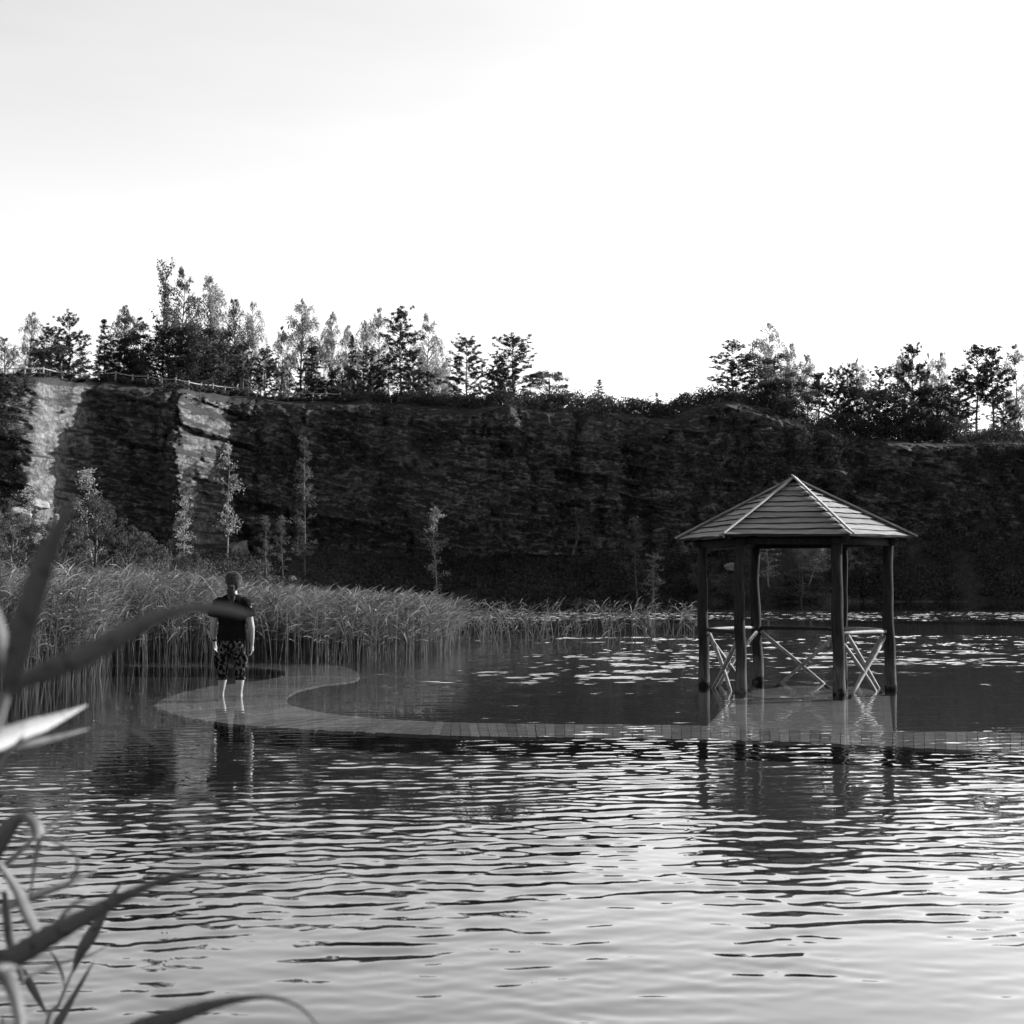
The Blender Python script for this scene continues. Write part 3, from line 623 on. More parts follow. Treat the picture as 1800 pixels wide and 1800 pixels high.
for A, B_, nm in ((OA, IA, 'edge_beam'), (IA, OA, 'edge_beam')):
    n_ = len(A); off = (B_-A)/np.linalg.norm(B_-A, axis=1)[:, None]; c0 = A+off*.05; c1 = A+off*.11
    V = np.vstack([np.c_[c0, np.full(n_, ZD-.20)], np.c_[c1, np.full(n_, ZD-.20)], np.c_[c1, np.full(n_, ZD-.042)], np.c_[c0, np.full(n_, ZD-.042)]])
    F = [(k*n_+i, k*n_+i+1, ((k+1) % 4)*n_+i+1, ((k+1) % 4)*n_+i) for k in range(4) for i in range(n_-1)]
    eb = mesh_np(nm, V, F, M_post, bw_); eb.location = -bw_.location

# ---------------------------------------------------------------- gazebo
GX, GY, GR, RR_, ZE, ZA = 3.99, 20.7, 1.29, 1.62, 2.10, 2.92
gz_ = empty('gazebo', (GX, GY, ZD)); tag(gz_, 'six sided wooden gazebo of rough logs with a plank roof standing in the flooded lake', 'gazebo')
AZ = {'fl': 225, 'fr': 165, 'r': 105, 'br': 45, 'bl': -15, 'l': -75}
def gp(k, R_, z, da=0): a = math.radians(AZ[k]+da); return Vector((R_*math.sin(a), R_*math.cos(a), z-ZD))   # local to the gazebo empty
ringk = ['fl', 'fr', 'r', 'br', 'bl', 'l']
rg2 = random.Random(3)
for k in ringk:
    mb = MB(); pts = []; rad = []; a, b = rg2.uniform(0, 6), rg2.uniform(0, 6); r0 = {'fl': .073, 'fr': .081, 'br': .042, 'l': .076, 'r': .078, 'bl': .078}[k]
    for i in range(16):
        t = i/15; p = gp(k, GR, ZD-.02+(ZE+.06+.02)*t); wv = .018 if k in ('r', 'br', 'bl') else .010
        pts.append(p+Vector((wv*math.sin(5*t+a)+.006*math.sin(17*t+b), wv*math.sin(4*t+b), 0))); rad.append(r0*(1.08-.22*t)*(1+.04*math.sin(13*t+a)))
    mb.tube(pts, rad, 18, .05, rg2); mb.build('post', M_post, gz_, smooth=True)
    for dz, kk in ((0, 0),):
        pass
for i, k in enumerate(ringk):
    k2 = ringk[(i+1) % 6]; mb = MB(); a, b = gp(k, GR+.02, ZE-.055), gp(k2, GR+.02, ZE-.055); e = (b-a).normalized()*.12
    mb.tube([a-e, (a+b)/2, b+e], .055, 10, .08, rg2); mb.build('eave_beam', M_post, gz_, smooth=True)
    mb = MB(); mb.tube([gp(k, RR_-.06, ZE-.03), gp(k, .1, ZA-.09)], .045, 8, .08, rg2); mb.build('rafter', M_post, gz_, smooth=True)
apex = Vector((0, 0, ZA-ZD))
NB = 10
for i, k in enumerate(ringk):
    k2 = ringk[(i+1) % 6]; A, B_ = gp(k, RR_, ZE), gp(k2, RR_, ZE); nrm = (B_-A).cross(apex-A).normalized()
    if nrm.z < 0: nrm = -nrm
    mb = MB()
    for r_ in range(NB):
        t0 = (r_/NB); t1 = min(.985, (r_+1)/NB+.035); M_ = 9      # from eave upwards
        lo0 = A.lerp(apex, t0); lo1 = B_.lerp(apex, t0); hi0 = A.lerp(apex, t1); hi1 = B_.lerp(apex, t1); down = ((A+B_)/2-apex).normalized()
        V = []; ph = rg2.uniform(0, 6); lift = rg2.uniform(.022, .030); over = rg2.uniform(-.014, .022)
        for m in range(M_+1):
            f = m/M_; wob = .012*math.sin(5*f+ph)+.010*rg2.uniform(-1, 1)
            lo = lo0.lerp(lo1, f)+down*(wob+over)+nrm*(lift+.004*math.sin(3*f+ph)); hi = hi0.lerp(hi1, f)+nrm*.002
            V += [lo, hi, hi-nrm*.018, lo-nrm*.034]
        F = []
        for m in range(M_):
            q = m*4; F += [(q, q+4, q+5, q+1), (q+1, q+5, q+6, q+2), (q+2, q+6, q+7, q+3), (q+3, q+7, q+4, q)]
        F += [(0, 1, 2, 3), (M_*4+3, M_*4+2, M_*4+1, M_*4)]
        mb.add(V, F)
    # roof face object lies in its own frame so that the wood grain runs along the boards
    ex = (B_-A).normalized(); ey = nrm.cross(ex); R_ = Matrix((ex, ey, nrm)).transposed().to_4x4(); R_.translation = (A+B_)/2; Ri = R_.inverted()
    mb.v = [tuple(Ri @ Vector(v)) for v in mb.v]
    rf = mb.build('roof_plank_panel', M_wood, gz_); rf.matrix_local = R_; rf.data.materials.append(M_edgeshade)
    for pl in rf.data.polygons:                                   # shade under each board painted dark on its lower edge
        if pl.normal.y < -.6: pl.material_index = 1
for i, k in enumerate(ringk):
    C_ = gp(k, RR_+.03, ZE-.01); ax = (apex-C_); L_ = ax.length; ax.normalize(); up = Vector((0, 0, 1)); side = ax.cross(up).normalized(); nn = side.cross(ax).normalized()
    if nn.z < 0: nn = -nn
    tw = Matrix.Rotation(math.radians({'fl': -20, 'fr': 30}.get(k, 0)), 4, ax)
    R_ = Matrix((ax, tw @ side, tw @ nn)).transposed().to_4x4(); R_.translation = (C_+apex)/2+nn*(.068 if k == 'fr' else .047)
    mb = MB(); mb.box((0, 0, 0), (L_+.04, .11, .025)); hb = mb.build('hip_board', M_wood, gz_, bevel=.005); hb.matrix_local = R_
mb = MB(); mb.tube([apex+Vector((0, 0, -.12)), apex+Vector((0, 0, .06))], .05, 10); mb.build('king_post', M_post, gz_)
# rails and crossed poles on five sides (the front side is the way in)
zr = .80
def pole(pts, r, name, bow=.0, m_=None):
    a, b = pts; mid_ = (a+b)/2+Vector((0, 0, bow))+Vector((rg2.uniform(-.02, .02), rg2.uniform(-.02, .02), 0)); q = [a, a.lerp(mid_, .5)+Vector((0, 0, bow*.3)), mid_, mid_.lerp(b, .5)+Vector((0, 0, bow*.3)), b]
    mb = MB(); mb.tube(q, [r, r*1.04, r*.98, r*.92, r*.82], 10, .08, rg2); return mb.build(name, m_ or M_pale, gz_, smooth=True)
for (k, k2, mr) in (('fl', 'l', M_post), ('l', 'bl', M_pale), ('bl', 'br', M_post), ('br', 'r', M_pale), ('r', 'fr', M_pale)):
    a, b = gp(k, GR, zr+rg2.uniform(-.01, .02)), gp(k2, GR, zr+rg2.uniform(-.01, .02)); pole((a, b), .027, 'rail', .010, mr)
    lo_a, lo_b = gp(k, GR, -.10), gp(k2, GR, -.10); bw2 = .07 if k in ('fl', 'r', 'l') else .0
    pole((gp(k, GR-.02, zr-.04).lerp(gp(k2, GR-.02, zr-.04), .04), lo_a.lerp(lo_b, .84)), .030, 'brace', -bw2*.5)
    pole((gp(k2, GR-.07, zr-.05).lerp(gp(k, GR-.07, zr-.05), .04), lo_b.lerp(lo_a, .80)+Vector((0, .03, 0))), .028, 'brace', bw2*.5)
# floor
fl = [Pz(*q, ZD-.014) for q in ((1236, 1284), (1240, 1275), (1285, 1228), (1325, 1211), (1395, 1204), (1500, 1206), (1560, 1218), (1566, 1290), (1400, 1292))]
mb = MB(); n_ = len(fl); V = [(x-GX, y-GY, z-ZD) for x, y, z in fl]+[(x-GX, y-GY, z-ZD-.10) for x, y, z in fl]
mb.add(V, [tuple(range(n_)), tuple(range(2*n_-1, n_-1, -1))]+[(i, i+n_, (i+1) % n_+n_, (i+1) % n_) for i in range(n_)]); mb.build('floor', M_deck, gz_)

# ---------------------------------------------------------------- wading person, seen from behind
M_skin = mat('skin', .15, .19, 8, .6); M_shirt = mat('dark_t_shirt_cloth', .003, .007, 8, .95, spec=.03, bump=.01, bscale=6); M_hair = mat('fair_hair', .010, .040, 6, .8, spec=.1, stretch=(8, 8, 1.2), bump=.006, bscale=12)
M_hair2 = mat('fair_loose_hair', .012, .075, 30, .8, spec=.08); M_camo = mat('camouflage_cloth', .003, .055, 24, .95, spec=.04, stretch=(1, 1, .75), detail=1.5, lohi=(.50, .56)); M_strap = mat('watch_strap', .01); M_eye = mat('eye', .05, rough=.2)
def loft(mb, rings, n=20):
    V = []; F = []
    for (c, rx, ry) in rings:
        V += [(c[0]+rx*math.cos(2*math.pi*k/n), c[1]+ry*math.sin(2*math.pi*k/n), c[2]) for k in range(n)]
    for i in range(len(rings)-1):
        for k in range(n): F.append((i*n+k, i*n+(k+1) % n, (i+1)*n+(k+1) % n, (i+1)*n+k))
    F += [tuple(range(n-1, -1, -1)), tuple((len(rings)-1)*n+k for k in range(n))]
    mb.add(V, F)
def fused(mb, name, mt, parent, voxel, sm=3, folds=0.0):
    o = mb.build(name, mt, parent, smooth=True); r = o.modifiers.new('remesh', 'REMESH'); r.mode = 'VOXEL'; r.voxel_size = voxel; r.use_smooth_shade = True
    s = o.modifiers.new('smooth', 'SMOOTH'); s.factor = .5; s.iterations = sm
    if folds:
        t = bpy.data.textures.new('folds', 'CLOUDS'); t.noise_scale = .09; d_ = o.modifiers.new('folds', 'DISPLACE'); d_.texture = t; d_.strength = folds; d_.mid_level = .3
    return o
PX_, PY_ = (409-900)/FPX*19.35, 19.35
pe = empty('person', (PX_, PY_, ZD-.045), math.radians(-2)); pe.scale = (1, 1, .985); tag(pe, 'person with fair ponytail in dark t-shirt and rolled camouflage trousers wading barefoot, seen from behind', 'person')
b = MB()
loft(b, [((0, .0, .80), .15, .10), ((0, 0, .92), .165, .11), ((0, .0, 1.05), .15, .10), ((0, 0, 1.20), .165, .11), ((0, 0, 1.32), .175, .105), ((0, .0, 1.395), .15, .085), ((0, .005, 1.44), .07, .06), ((0, .012, 1.50), .062, .062), ((0, .02, 1.56), .058, .06)])
hd = (.016, .03)
loft(b, [((hd[0], hd[1]+.02, 1.50), .028, .035), ((hd[0], hd[1]+.015, 1.525), .052, .062), ((hd[0], hd[1]+.005, 1.56), .066, .082), ((hd[0], hd[1], 1.60), .074, .094), ((hd[0], hd[1], 1.645), .076, .098), ((hd[0], hd[1]-.003, 1.685), .066, .086), ((hd[0], hd[1]-.003, 1.712), .04, .055), ((hd[0], hd[1], 1.722), .015, .02)])
b.tube([(hd[0]+.004, hd[1]+.09, 1.63), (hd[0]+.006, hd[1]+.118, 1.595), (hd[0]+.004, hd[1]+.09, 1.585)], [.008, .014, .010], 8)      # nose
b.tube([(hd[0]-.022, hd[1]+.086, 1.555), (hd[0]+.026, hd[1]+.086, 1.555)], .008, 8)                                                    # lips
for s in (-1, 1): b.tube([(hd[0]+s*.072, hd[1]-.01, 1.575), (hd[0]+s*.086, hd[1]-.015, 1.60), (hd[0]+s*.078, hd[1]-.01, 1.63)], [.008, .013, .010], 8)
arms = {-1: [(-.150, -.005, 1.335), (-.215, -.01, 1.27), (-.235, -.012, 1.10), (-.246, .0, 1.03), (-.250, .05, .89), (-.246, .075, .82)],
        1: [(.150, -.005, 1.335), (.215, -.01, 1.27), (.245, -.018, 1.10), (.262, -.01, 1.01), (.262, .025, .87), (.258, .045, .775)]}
for s, A in arms.items():
    b.tube(A, [.058, .054, .046, .042, .034, .024], 14)
    w0 = Vector(A[-1]); f = Vector((-.0*s, .02, -1)).normalized(); acr = Vector((-.15*s, .97, 0)).normalized()
    b.tube([w0, w0+f*.035, w0+f*.075, w0+f*.09], [.022, .026, .028, .020], 10); b.tube([w0+acr*.012+f*.04, w0+acr*.014+f*.085], [.018, .018], 8); b.tube([w0-acr*.012+f*.04, w0-acr*.014+f*.085], [.018, .018], 8)
    for q, ln in ((-1.5, .062), (-.5, .072), (.5, .076), (1.5, .068)):
        r0 = w0+acr*(q*.0175)+f*.078; inn = Vector((-s, 0, 0))
        b.tube([r0, r0+f*ln*.45+inn*.006, r0+f*ln*.75+inn*.022, r0+f*ln*.9+inn*.040], [.0092, .0085, .008, .007], 8)
    r0 = w0+acr*.02+f*.025; b.tube([r0, r0+acr*.022+f*.03, r0+acr*.026+f*.06+Vector((-s*.012, 0, 0)), r0+acr*.018+f*.082+Vector((-s*.018, 0, 0))], [.013, .0115, .010, .008], 8)
legs = {-1: [(-.075, 0, .86), (-.10, .0, .66), (-.118, .01, .47), (-.122, .03, .37), (-.126, .02, .30), (-.138, .045, .16), (-.142, .05, .10)],
        1: [(.075, 0, .86), (.10, .0, .66), (.112, .01, .47), (.115, -.012, .37), (.116, -.016, .30), (.114, -.004, .16), (.113, .0, .10)]}
for s, A in legs.items():
    b.tube(A, [.095, .080, .060, .060, .060, .036, .033], 14); x0 = A[-1][0]
    yo = A[-1][1]; b.tube([(x0, yo-.03, .085), (x0, yo+.04, .09), (x0+s*.01, yo+.13, .078), (x0+s*.012, yo+.17, .07)], [.032, .034, .026, .015], 10)
    b.tube([(x0, yo, .13), (x0, yo, .09)], [.036, .036], 10)
body = fused(b, 'body', M_skin, pe, .0062, 2)
h = MB()
loft(h, [((hd[0], hd[1]-.035, 1.50), .045, .035), ((hd[0], hd[1]-.038, 1.545), .072, .055), ((hd[0], hd[1]-.032, 1.585), .088, .080), ((hd[0]-.004, hd[1]-.022, 1.63), .100, .102), ((hd[0]-.004, hd[1]-.016, 1.68), .098, .106), ((hd[0], hd[1]-.012, 1.72), .078, .088), ((hd[0], hd[1]-.008, 1.748), .04, .05)])
h.tube([(hd[0], hd[1]-.07, 1.60), (hd[0]-.004, hd[1]-.105, 1.555), (hd[0]+.004, hd[1]-.112, 1.51), (hd[0]-.004, hd[1]-.12, 1.46), (hd[0]+.012, hd[1]-.135, 1.40), (hd[0]+.016, hd[1]-.14, 1.34)], [.04, .034, .036, .044, .034, .010], 12)
fused(h, 'hair', M_hair, pe, .006, 2, .010)
st = MB(); K0 = Vector((hd[0], hd[1]-.098, 1.585))
for i in range(150):                                              # strands combed back to the tie
    az = rg2.uniform(-math.pi*.62, math.pi*.62); el = rg2.uniform(-.25, 1.35); c0 = Vector((hd[0]-.003, hd[1]-.016, 1.655)); q = []
    e0 = Vector((math.sin(az)*math.cos(el), math.cos(az)*math.cos(el), math.sin(el)))
    for k in range(6):
        f = k/5; dv = (e0*(1-f)+(K0-c0).normalized()*f).normalized(); rr2 = Vector((dv.x*.106, dv.y*.112, dv.z*.100)); q.append(c0+rr2*(1.02+.07*rg2.uniform(-1, 1))*(1-.08*f))
    st.tube(q, [.0035, .005, .005, .005, .004, .003], 4)
for i in range(70):                                               # loose wavy tail
    a = rg2.uniform(-1, 1); e = rg2.uniform(.10, .27); ph = rg2.uniform(0, 6); q = [K0+Vector((a*.012, -.01, 0))]
    for k in range(1, 8):
        f = k/7; q.append(K0+Vector((a*(.014+.034*math.sin(2.6*f))+.010*math.sin(9*f+ph), -.02-.045*min(1, f*2)+.008*math.sin(7*f+ph), -e*f)))
    st.tube(q, [.004, .005, .005, .005, .005, .004, .003, .001], 4)
st.build('hair_strands', M_hair2, pe, smooth=True)
s_b = MB()
loft(s_b, [((0, 0, .835), .188, .132), ((0, 0, .90), .186, .13), ((0, .0, 1.05), .176, .122), ((0, 0, 1.20), .187, .128), ((0, 0, 1.31), .200, .128), ((0, 0, 1.385), .180, .108), ((0, .003, 1.43), .11, .085), ((0, .008, 1.45), .068, .066)])
for s, A in arms.items(): s_b.tube([(s*.12, 0, 1.355), (s*.19, -.006, 1.315), (s*.228, -.01, 1.23), (s*.245, -.012, 1.155)], [.076, .084, .080, .076], 14)
fused(s_b, 't_shirt', M_shirt, pe, .008, 2, .014)
t_b = MB()
loft(t_b, [((0, 0, .66), .10, .09), ((0, 0, .72), .185, .125), ((0, 0, .84), .182, .126), ((0, 0, .90), .174, .12)])
for s, A in legs.items():
    hx = A[3][0]
    t_b.tube([(s*.088, 0, .84), (s*.098, 0, .68), (hx, .0, .56), (hx*1.02, .0, .44), (hx*1.02, -.006, .37), (hx*1.02, -.006, .318)], [.092, .088, .082, .080, .072, .066], 16)
    t_b.tube([(hx*1.02, -.006, .35), (hx*1.02, -.006, .318)], [.074, .074], 16)
    t_b.box((hx+s*.074, 0, .56), (.03, .13, .15))                                                                                       # cargo pocket
fused(t_b, 'rolled_trousers', M_camo, pe, .007, 2, .016)
wt = MB(); w0 = Vector(arms[-1][-1]); wt.tube([w0+Vector((0, -.012, .035)), w0+Vector((0, -.004, .012))], [.034, .034], 14); wt.build('wristwatch', M_strap, pe, smooth=True)
for s in (-1, 1):
    e_ = MB(); e_.tube([(hd[0]+s*.03, hd[1]+.078, 1.622), (hd[0]+s*.03, hd[1]+.088, 1.622), (hd[0]+s*.03, hd[1]+.092, 1.622)], [.012, .010, .003], 8); e_.build('eye', M_eye, pe, smooth=True)

# ---------------------------------------------------------------- reed bed
rr_ = np.random.RandomState(33)
FE = [(-200, 1200), (60, 1200), (170, 1186), (200, 1160), (400, 1153), (600, 1155), (740, 1149), (790, 1140), (830, 1133), (1230, 1128)]
def reeds(n, pxa, pxb, da, db, dens, name):
    px = rr_.uniform(pxa, pxb, n); fd = CAMH*FPX/(np.interp(px, [a for a, b_ in FE], [b_ for a, b_ in FE])-HORIZON)
    q = rr_.rand(n)**1.5; d_ = fd*(1+.04*rr_.randn(n)) + q*(db-da); x = (px-900)/FPX*d_
    k = dens(px, d_, x); x, d_, px = x[k], d_[k], px[k]; n = len(x)
    H = np.interp(px, [0, 250, 420, 600, 740, 820, 1000, 1250], [1.56, 1.56, 1.34, 1.16, 1.12, .92, .9, .85])*(1+.25*np.clip((d_-30)/30, 0, 1)*(px < 420))*(1.06-.45*rr_.rand(n)**1.4)*(1+.10*fbm(x/1.5, d_/1.5, 0*x, 2))
    base = np.stack([x, d_, np.full(n, -.12)], 1); lean = np.stack([.12*rr_.randn(n)-.02, .12*rr_.randn(n), np.zeros(n)], 1)
    if name == 'sparse_reeds': lean *= 3.2
    VV = []; FF = []; off = 0
    S = [0, .5, 1.0]; th = rr_.rand(n)*6.28; wdt = .0055+.003*rr_.rand(n)
    cs = [base+np.stack([lean[:, 0]*s**1.6*H, lean[:, 1]*s**1.6*H, (H+.12)*s*(1-.03*s)], 1) for s in S]
    for a in (0, 1):                                    # two crossed ribbons make the cane
        w_ = np.stack([np.cos(th+a*1.57), np.sin(th+a*1.57), 0*th], 1)*wdt[:, None]
        V = np.stack([cs[0]-w_, cs[0]+w_, cs[1]-w_, cs[1]+w_, cs[2]-w_*.5, cs[2]+w_*.5], 1).reshape(-1, 3)
        F = (np.arange(n)[:, None, None]*6+np.array([[0, 1, 3, 2], [2, 3, 5, 4]])[None]).reshape(-1, 4); VV.append(V); FF.append(F+off); off += len(V)
    for l in range(6):
        t = rr_.uniform(.42, 1.0, n) if l else np.ones(n); st = cs[0]+(cs[2]-cs[0])*t[:, None]; az = np.where(rr_.rand(n) < .6, rr_.normal(-.2, .9, n), rr_.rand(n)*6.28)
        L_ = rr_.uniform(.14, .40, n); dv = np.stack([np.cos(az), np.sin(az), 0*az], 1); up = rr_.uniform(.1, 1.4, n)
        m1 = st+(dv*.55+np.array([0, 0, 1])*(up*.45)[:, None])*L_[:, None]; e1 = m1+(dv*.5+np.array([0, 0, 1])*(up*.35-.18)[:, None])*L_[:, None]
        w_ = np.cross(dv, np.array([0, 0, 1.0]))+.8*rr_.randn(n, 3); w_ /= np.linalg.norm(w_, axis=1)[:, None]; w_ *= (.008+.007*rr_.rand(n))[:, None]
        V = np.stack([st-w_*.3, st+w_*.3, m1-w_, m1+w_, e1-w_*.05, e1+w_*.05], 1).reshape(-1, 3)
        F = (np.arange(n)[:, None, None]*6+np.array([[0, 1, 3, 2], [2, 3, 5, 4]])[None]).reshape(-1, 4); VV.append(V); FF.append(F+off); off += len(V)
    o = mesh_np(name, np.vstack(VV), np.vstack(FF), M_reed); tag(o, kind='stuff')
dens1 = lambda px, d_, x: (rr_.rand(len(px)) < np.interp(px, [-200, 660, 750, 800, 812], [1, 1, .75, .3, .0])) & (d_ < np.interp(px, [0, 380, 450, 800], [75, 75, 50, 42]))
reeds(21000, -120, 812, 27, 62, dens1, 'reed_bed')
def dens2(px, d_, x):
    c = fbm(x/.9, d_/1.8, 0*x+7, 3)
    return (c > .05) & (rr_.rand(len(px)) < np.interp(px, [760, 800, 900, 1150, 1215, 1240], [1, 1, .8, .7, .5, 0]))
reeds(760, 770, 1240, 27, 44, dens2, 'sparse_reeds')

# ---------------------------------------------------------------- near reeds, out of focus
def blade_mat(name, lo, hi, trans):
    m = mat(name, lo, hi, 60, .55, trans=trans, spec=.25, detail=2, lohi=(.25, .45)); n = m.node_tree; L = n.links; b_ = n.nodes['Principled BSDF']; src = b_.inputs['Base Color'].links[0].from_socket
    at = n.nodes.new('ShaderNodeAttribute'); at.attribute_name = 'across'; nz = n.nodes.new('ShaderNodeTexNoise'); nz.noise_dimensions = '1D'; nz.inputs['Scale'].default_value = 14; nz.inputs['Detail'].default_value = 3
    L.new(at.outputs['Fac'], nz.inputs['W']); mr = n.nodes.new('ShaderNodeMapRange'); mr.inputs[1].default_value = .3; mr.inputs[2].default_value = .7; mr.inputs[3].default_value = .55; mr.inputs[4].default_value = 1.45
    L.new(nz.outputs['Fac'], mr.inputs[0]); mu = n.nodes.new('ShaderNodeMath'); mu.operation = 'MULTIPLY'; L.new(src, mu.inputs[0]); L.new(mr.outputs[0], mu.inputs[1]); L.new(mu.outputs[0], b_.inputs['Base Color'])
    for q in n.nodes:
        if q.type == 'BSDF_TRANSLUCENT': L.new(mu.outputs[0], q.inputs[0])
    return m
M_blade = blade_mat('reed_leaf_blade', .04, .10, .32); M_blade_lit = blade_mat('sunlit_reed_leaf_blade', .15, .24, .3)  # second blade is a paler copy: sunlight put into its colour
M_cane = mat('reed_cane', .10, .16, 8, .6)
def blade(parent, pts, d0, d1, tw=0.0, name='leaf', m=M_blade):
    """pts: (px, py, half width px); tw: roll of the blade about its own axis in degrees"""
    A = catmull([(p[0], p[1], p[2]) for p in pts], 7); n = len(A); V = []; t = np.linspace(0, 1, n); loc = Vector(parent.location)
    for i in range(n):
        d_ = d0+(d1-d0)*t[i]; c = Vector(P(A[i][0], A[i][1], d_)); j0, j1 = max(i-1, 0), min(i+1, n-1)
        ax = Vector((A[j1][0]-A[j0][0], 0, -(A[j1][1]-A[j0][1]))).normalized(); wv = Vector((-ax.z, 0, ax.x))
        if wv.z < 0: wv = -wv
        hw_ = max(A[i][2]*.88, .6)*(1+.05*math.sin(i*2.1)*(A[i][2] > 4))/FPX*d_; tt = math.radians(tw+14*math.sin(2.2*t[i])); sidev = (wv+Vector((0, 1, 0))*math.tan(tt))*hw_
        V += [c-sidev-loc, c+Vector((0, .12*hw_, 0))-loc, c+sidev-loc]
    F = [(i*3+k, i*3+k+1, i*3+k+4, i*3+k+3) for i in range(n-1) for k in (0, 1)]
    o = mesh_np(name, [tuple(v) for v in V], F, m, parent, smooth=True)
    at_ = o.data.attributes.new('across', 'FLOAT', 'POINT'); at_.data.foreach_set('value', np.tile(np.array([0, .5, 1.0], np.float32), n)+random.random()*9)
    s = o.modifiers.new('thickness', 'SOLIDIFY'); s.thickness = .0006; s.offset = 0
    return o
def cane(parent, pts, d0, d1):
    A = catmull([(p[0], p[1], p[2]) for p in pts], 5); mb = MB(); n = len(A); loc = Vector(parent.location)
    q = [Vector(P(A[i][0], A[i][1], d0+(d1-d0)*i/(n-1)))-loc for i in range(n)]; mb.tube(q, [A[i][2]/FPX*(d0+(d1-d0)*i/(n-1)) for i in range(n)], 8)
    return mb.build('cane', M_cane, parent, smooth=True)
def reed_plant(px, d_, label):
    e = empty('reed_plant', ((px-900)/FPX*d_, d_, -.05)); return tag(e, label, 'reed', 'near reeds at the lower left')
# plant A: nearest, strongly blurred
A_ = reed_plant(-40, 1.15, 'nearest blurred reed with one leaf upright and one reaching across the wading person')
cane(A_, [(-75, 4100, 9), (-60, 3000, 9), (-45, 2000, 9), (-22, 1420, 8), (2, 1270, 8), (24, 1200, 7)], 1.15, 1.15)
blade(A_, [(18, 1225, 7), (28, 1170, 19), (42, 1110, 26), (62, 1035, 25), (84, 970, 20), (104, 925, 13), (128, 880, 2)], 1.15, 1.05, -15)
blade(A_, [(10, 1225, 6), (40, 1200, 13), (90, 1176, 21), (150, 1152, 22), (215, 1117, 19), (270, 1088, 15), (325, 1071, 10), (385, 1069, 10), (425, 1077, 8), (448, 1083, 1)], 1.18, 1.05, -20)
blade(A_, [(20, 1205, 5), (10, 1150, 11), (-4, 1095, 11), (-18, 1050, 7)], 1.15, 1.2, 35)
blade(A_, [(-10, 1335, 3), (50, 1300, 4), (115, 1282, 4), (190, 1275, 3.5), (245, 1285, 3), (285, 1312, 1)], 1.5, 1.35, -15)
# plant B: bright leaf
B_p = reed_plant(-90, 1.5, 'reed whose single bright pointed leaf enters below the nearest blurred one')
cane(B_p, [(-90, 3400, 7), (-75, 2300, 7), (-60, 1600, 6), (-40, 1330, 5)], 1.5, 1.5)
blade(B_p, [(-40, 1328, 8), (-5, 1303, 20), (45, 1284, 20), (85, 1270, 15), (120, 1255, 9), (157, 1238, 1)], 1.5, 1.72, 42, m=M_blade_lit)
blade(B_p, [(-45, 1400, 5), (-8, 1365, 8), (20, 1325, 8), (48, 1290, 2)], 1.5, 1.45, 50)
blade(B_p, [(-20, 1318, 5), (30, 1308, 9), (90, 1298, 7), (150, 1282, 3), (170, 1277, 1)], 1.55, 1.7, -10)
# plant C: folded light leaf
C_p = reed_plant(-30, 1.9, 'reed with a folded leaf, dark going up and pale where it hangs down again')
cane(C_p, [(-40, 2900, 6), (-34, 2200, 6), (-28, 1700, 6), (-20, 1540, 5)], 1.9, 1.9)
blade(C_p, [(-22, 1530, 10), (-2, 1490, 20), (18, 1458, 19), (40, 1434, 11), (56, 1430, 5)], 1.9, 1.85, -5)
blade(C_p, [(50, 1430, 5), (68, 1442, 9), (77, 1464, 9), (72, 1500, 6), (66, 1545, 4), (63, 1600, 1)], 1.85, 1.83, 40)
blade(C_p, [(-20, 1545, 4), (30, 1505, 7), (75, 1462, 5), (112, 1436, 4), (150, 1410, 1)], 1.95, 2.1, 60)
blade(C_p, [(75, 1463, 2), (120, 1482, 2.5), (143, 1502, 2.5), (141, 1528, 2.5), (122, 1552, 2), (62, 1575, 2), (20, 1594, 1)], 1.9, 2.0, 0)
blade(C_p, [(-10, 1605, 3), (60, 1568, 6), (130, 1546, 5), (180, 1522, 2)], 1.9, 2.0, 0)
# plant D: long dark leaf
D_p = reed_plant(-60, 1.7, 'reed with the long dark leaf slanting up to the right over bright ripples')
cane(D_p, [(-70, 3100, 7), (-64, 2400, 7), (-55, 1900, 6), (-40, 1720, 5)], 1.7, 1.7)
blade(D_p, [(-45, 1725, 12), (0, 1690, 21), (50, 1665, 22), (95, 1638, 21), (150, 1608, 17), (200, 1582, 13), (255, 1556, 9), (320, 1532, 6), (400, 1515, 1)], 1.75, 1.6, -22)
blade(D_p, [(8, 1512, 4), (38, 1552, 6), (60, 1598, 7), (85, 1645, 5)], 1.75, 1.8, 50)
blade(D_p, [(160, 1570, 1), (130, 1590, 4), (100, 1630, 4), (80, 1655, 3)], 1.75, 1.8, 45)
blade(D_p, [(18, 1560, 5), (23, 1600, 8), (30, 1645, 8), (45, 1690, 6), (55, 1720, 3)], 1.85, 1.85, 10)
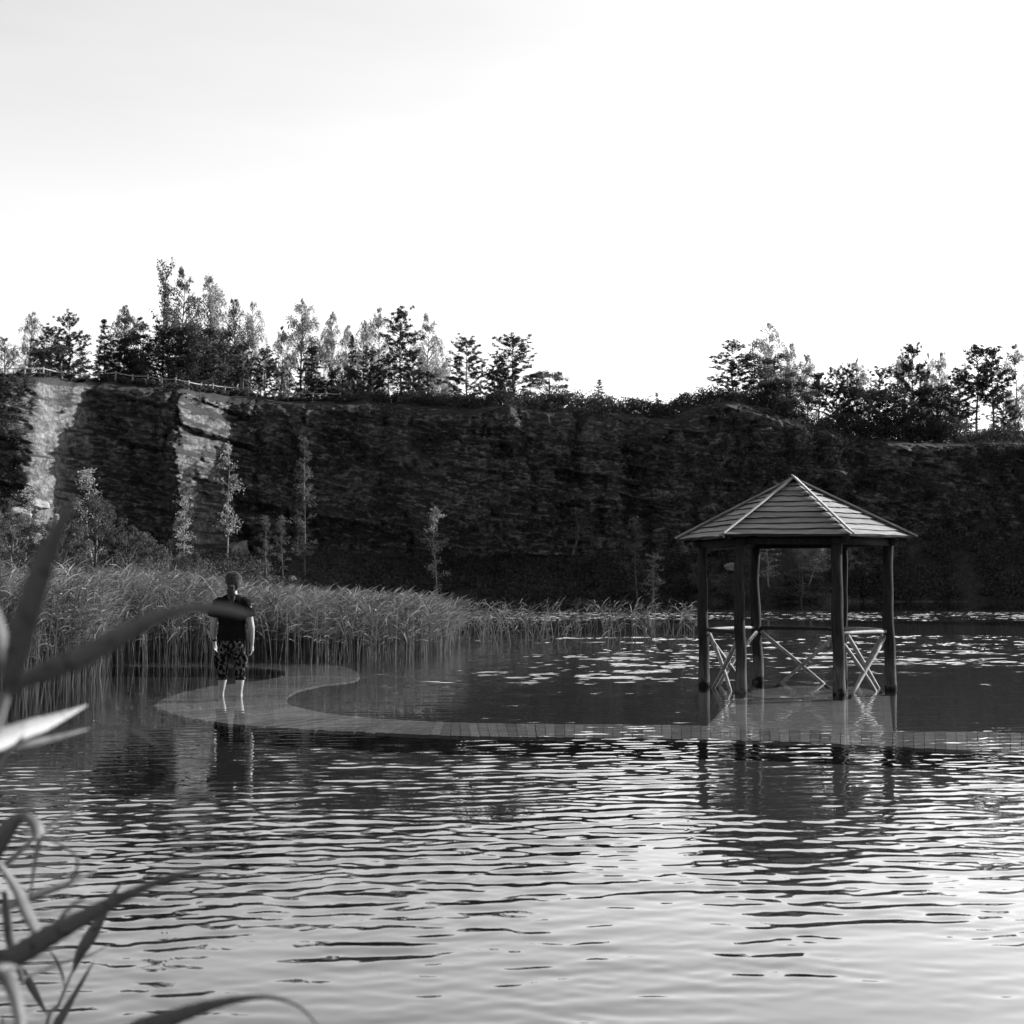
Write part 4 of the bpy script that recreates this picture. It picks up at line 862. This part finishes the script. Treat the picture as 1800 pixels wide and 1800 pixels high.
# plant E: sharper canes with lance leaves
E_p = reed_plant(85, 2.3, 'sharper standing reed with a dark lance shaped leaf and bent tip')
cane(E_p, [(40, 2700, 4), (62, 2200, 4), (92, 1815, 4), (118, 1750, 3.5), (140, 1695, 2.5), (158, 1662, 2)], 2.3, 2.3)
blade(E_p, [(140, 1697, 3), (152, 1665, 10), (170, 1635, 13), (188, 1605, 8), (204, 1570, 6), (222, 1545, 1)], 2.3, 2.25, 0)
blade(E_p, [(44, 1712, 2), (80, 1698, 4), (120, 1682, 4), (165, 1670, 2.5), (202, 1652, 1)], 2.3, 2.4, 0)
blade(E_p, [(98, 1660, 1), (112, 1680, 3), (121, 1702, 2.5), (125, 1722, 1)], 2.3, 2.3, 0)
blade(E_p, [(98, 1812, 7), (118, 1780, 9), (138, 1745, 6), (158, 1710, 4), (176, 1678, 1)], 2.3, 2.3, 8)
blade(E_p, [(98, 1772, 1), (84, 1750, 5), (68, 1722, 8), (56, 1700, 6), (48, 1688, 2)], 2.35, 2.35, 0)
blade(E_p, [(16, 1820, 1), (20, 1790, 2), (18, 1770, 1)], 2.3, 2.3, 0)
# plant F: pale blurred drooping leaf
F_p = reed_plant(-50, 1.35, 'reed with a pale drooping blurred leaf at the lower left edge')
cane(F_p, [(-60, 3600, 8), (-55, 2700, 8), (-50, 2000, 7), (-35, 1740, 6)], 1.35, 1.35)
blade(F_p, [(-38, 1740, 5), (-8, 1706, 8), (22, 1708, 10), (40, 1738, 9), (50, 1780, 8), (58, 1830, 6)], 1.35, 1.3, 35)
blade(F_p, [(-38, 1720, 5), (-10, 1700, 9), (20, 1690, 7), (44, 1690, 2)], 1.35, 1.4, 30)
# plant G: big dark leaf at the bottom
G_p = reed_plant(90, 1.6, 'reed with the broad dark arching leaf along the bottom edge')
cane(G_p, [(70, 3300, 6), (80, 2600, 6), (105, 2100, 6), (140, 1900, 5)], 1.6, 1.6)
blade(G_p, [(135, 1905, 8), (190, 1840, 20), (250, 1800, 22), (310, 1777, 17), (370, 1757, 12), (430, 1744, 7), (478, 1741, 4), (520, 1751, 3), (545, 1768, 2.5), (572, 1800, 1)], 1.65, 1.5, -22)
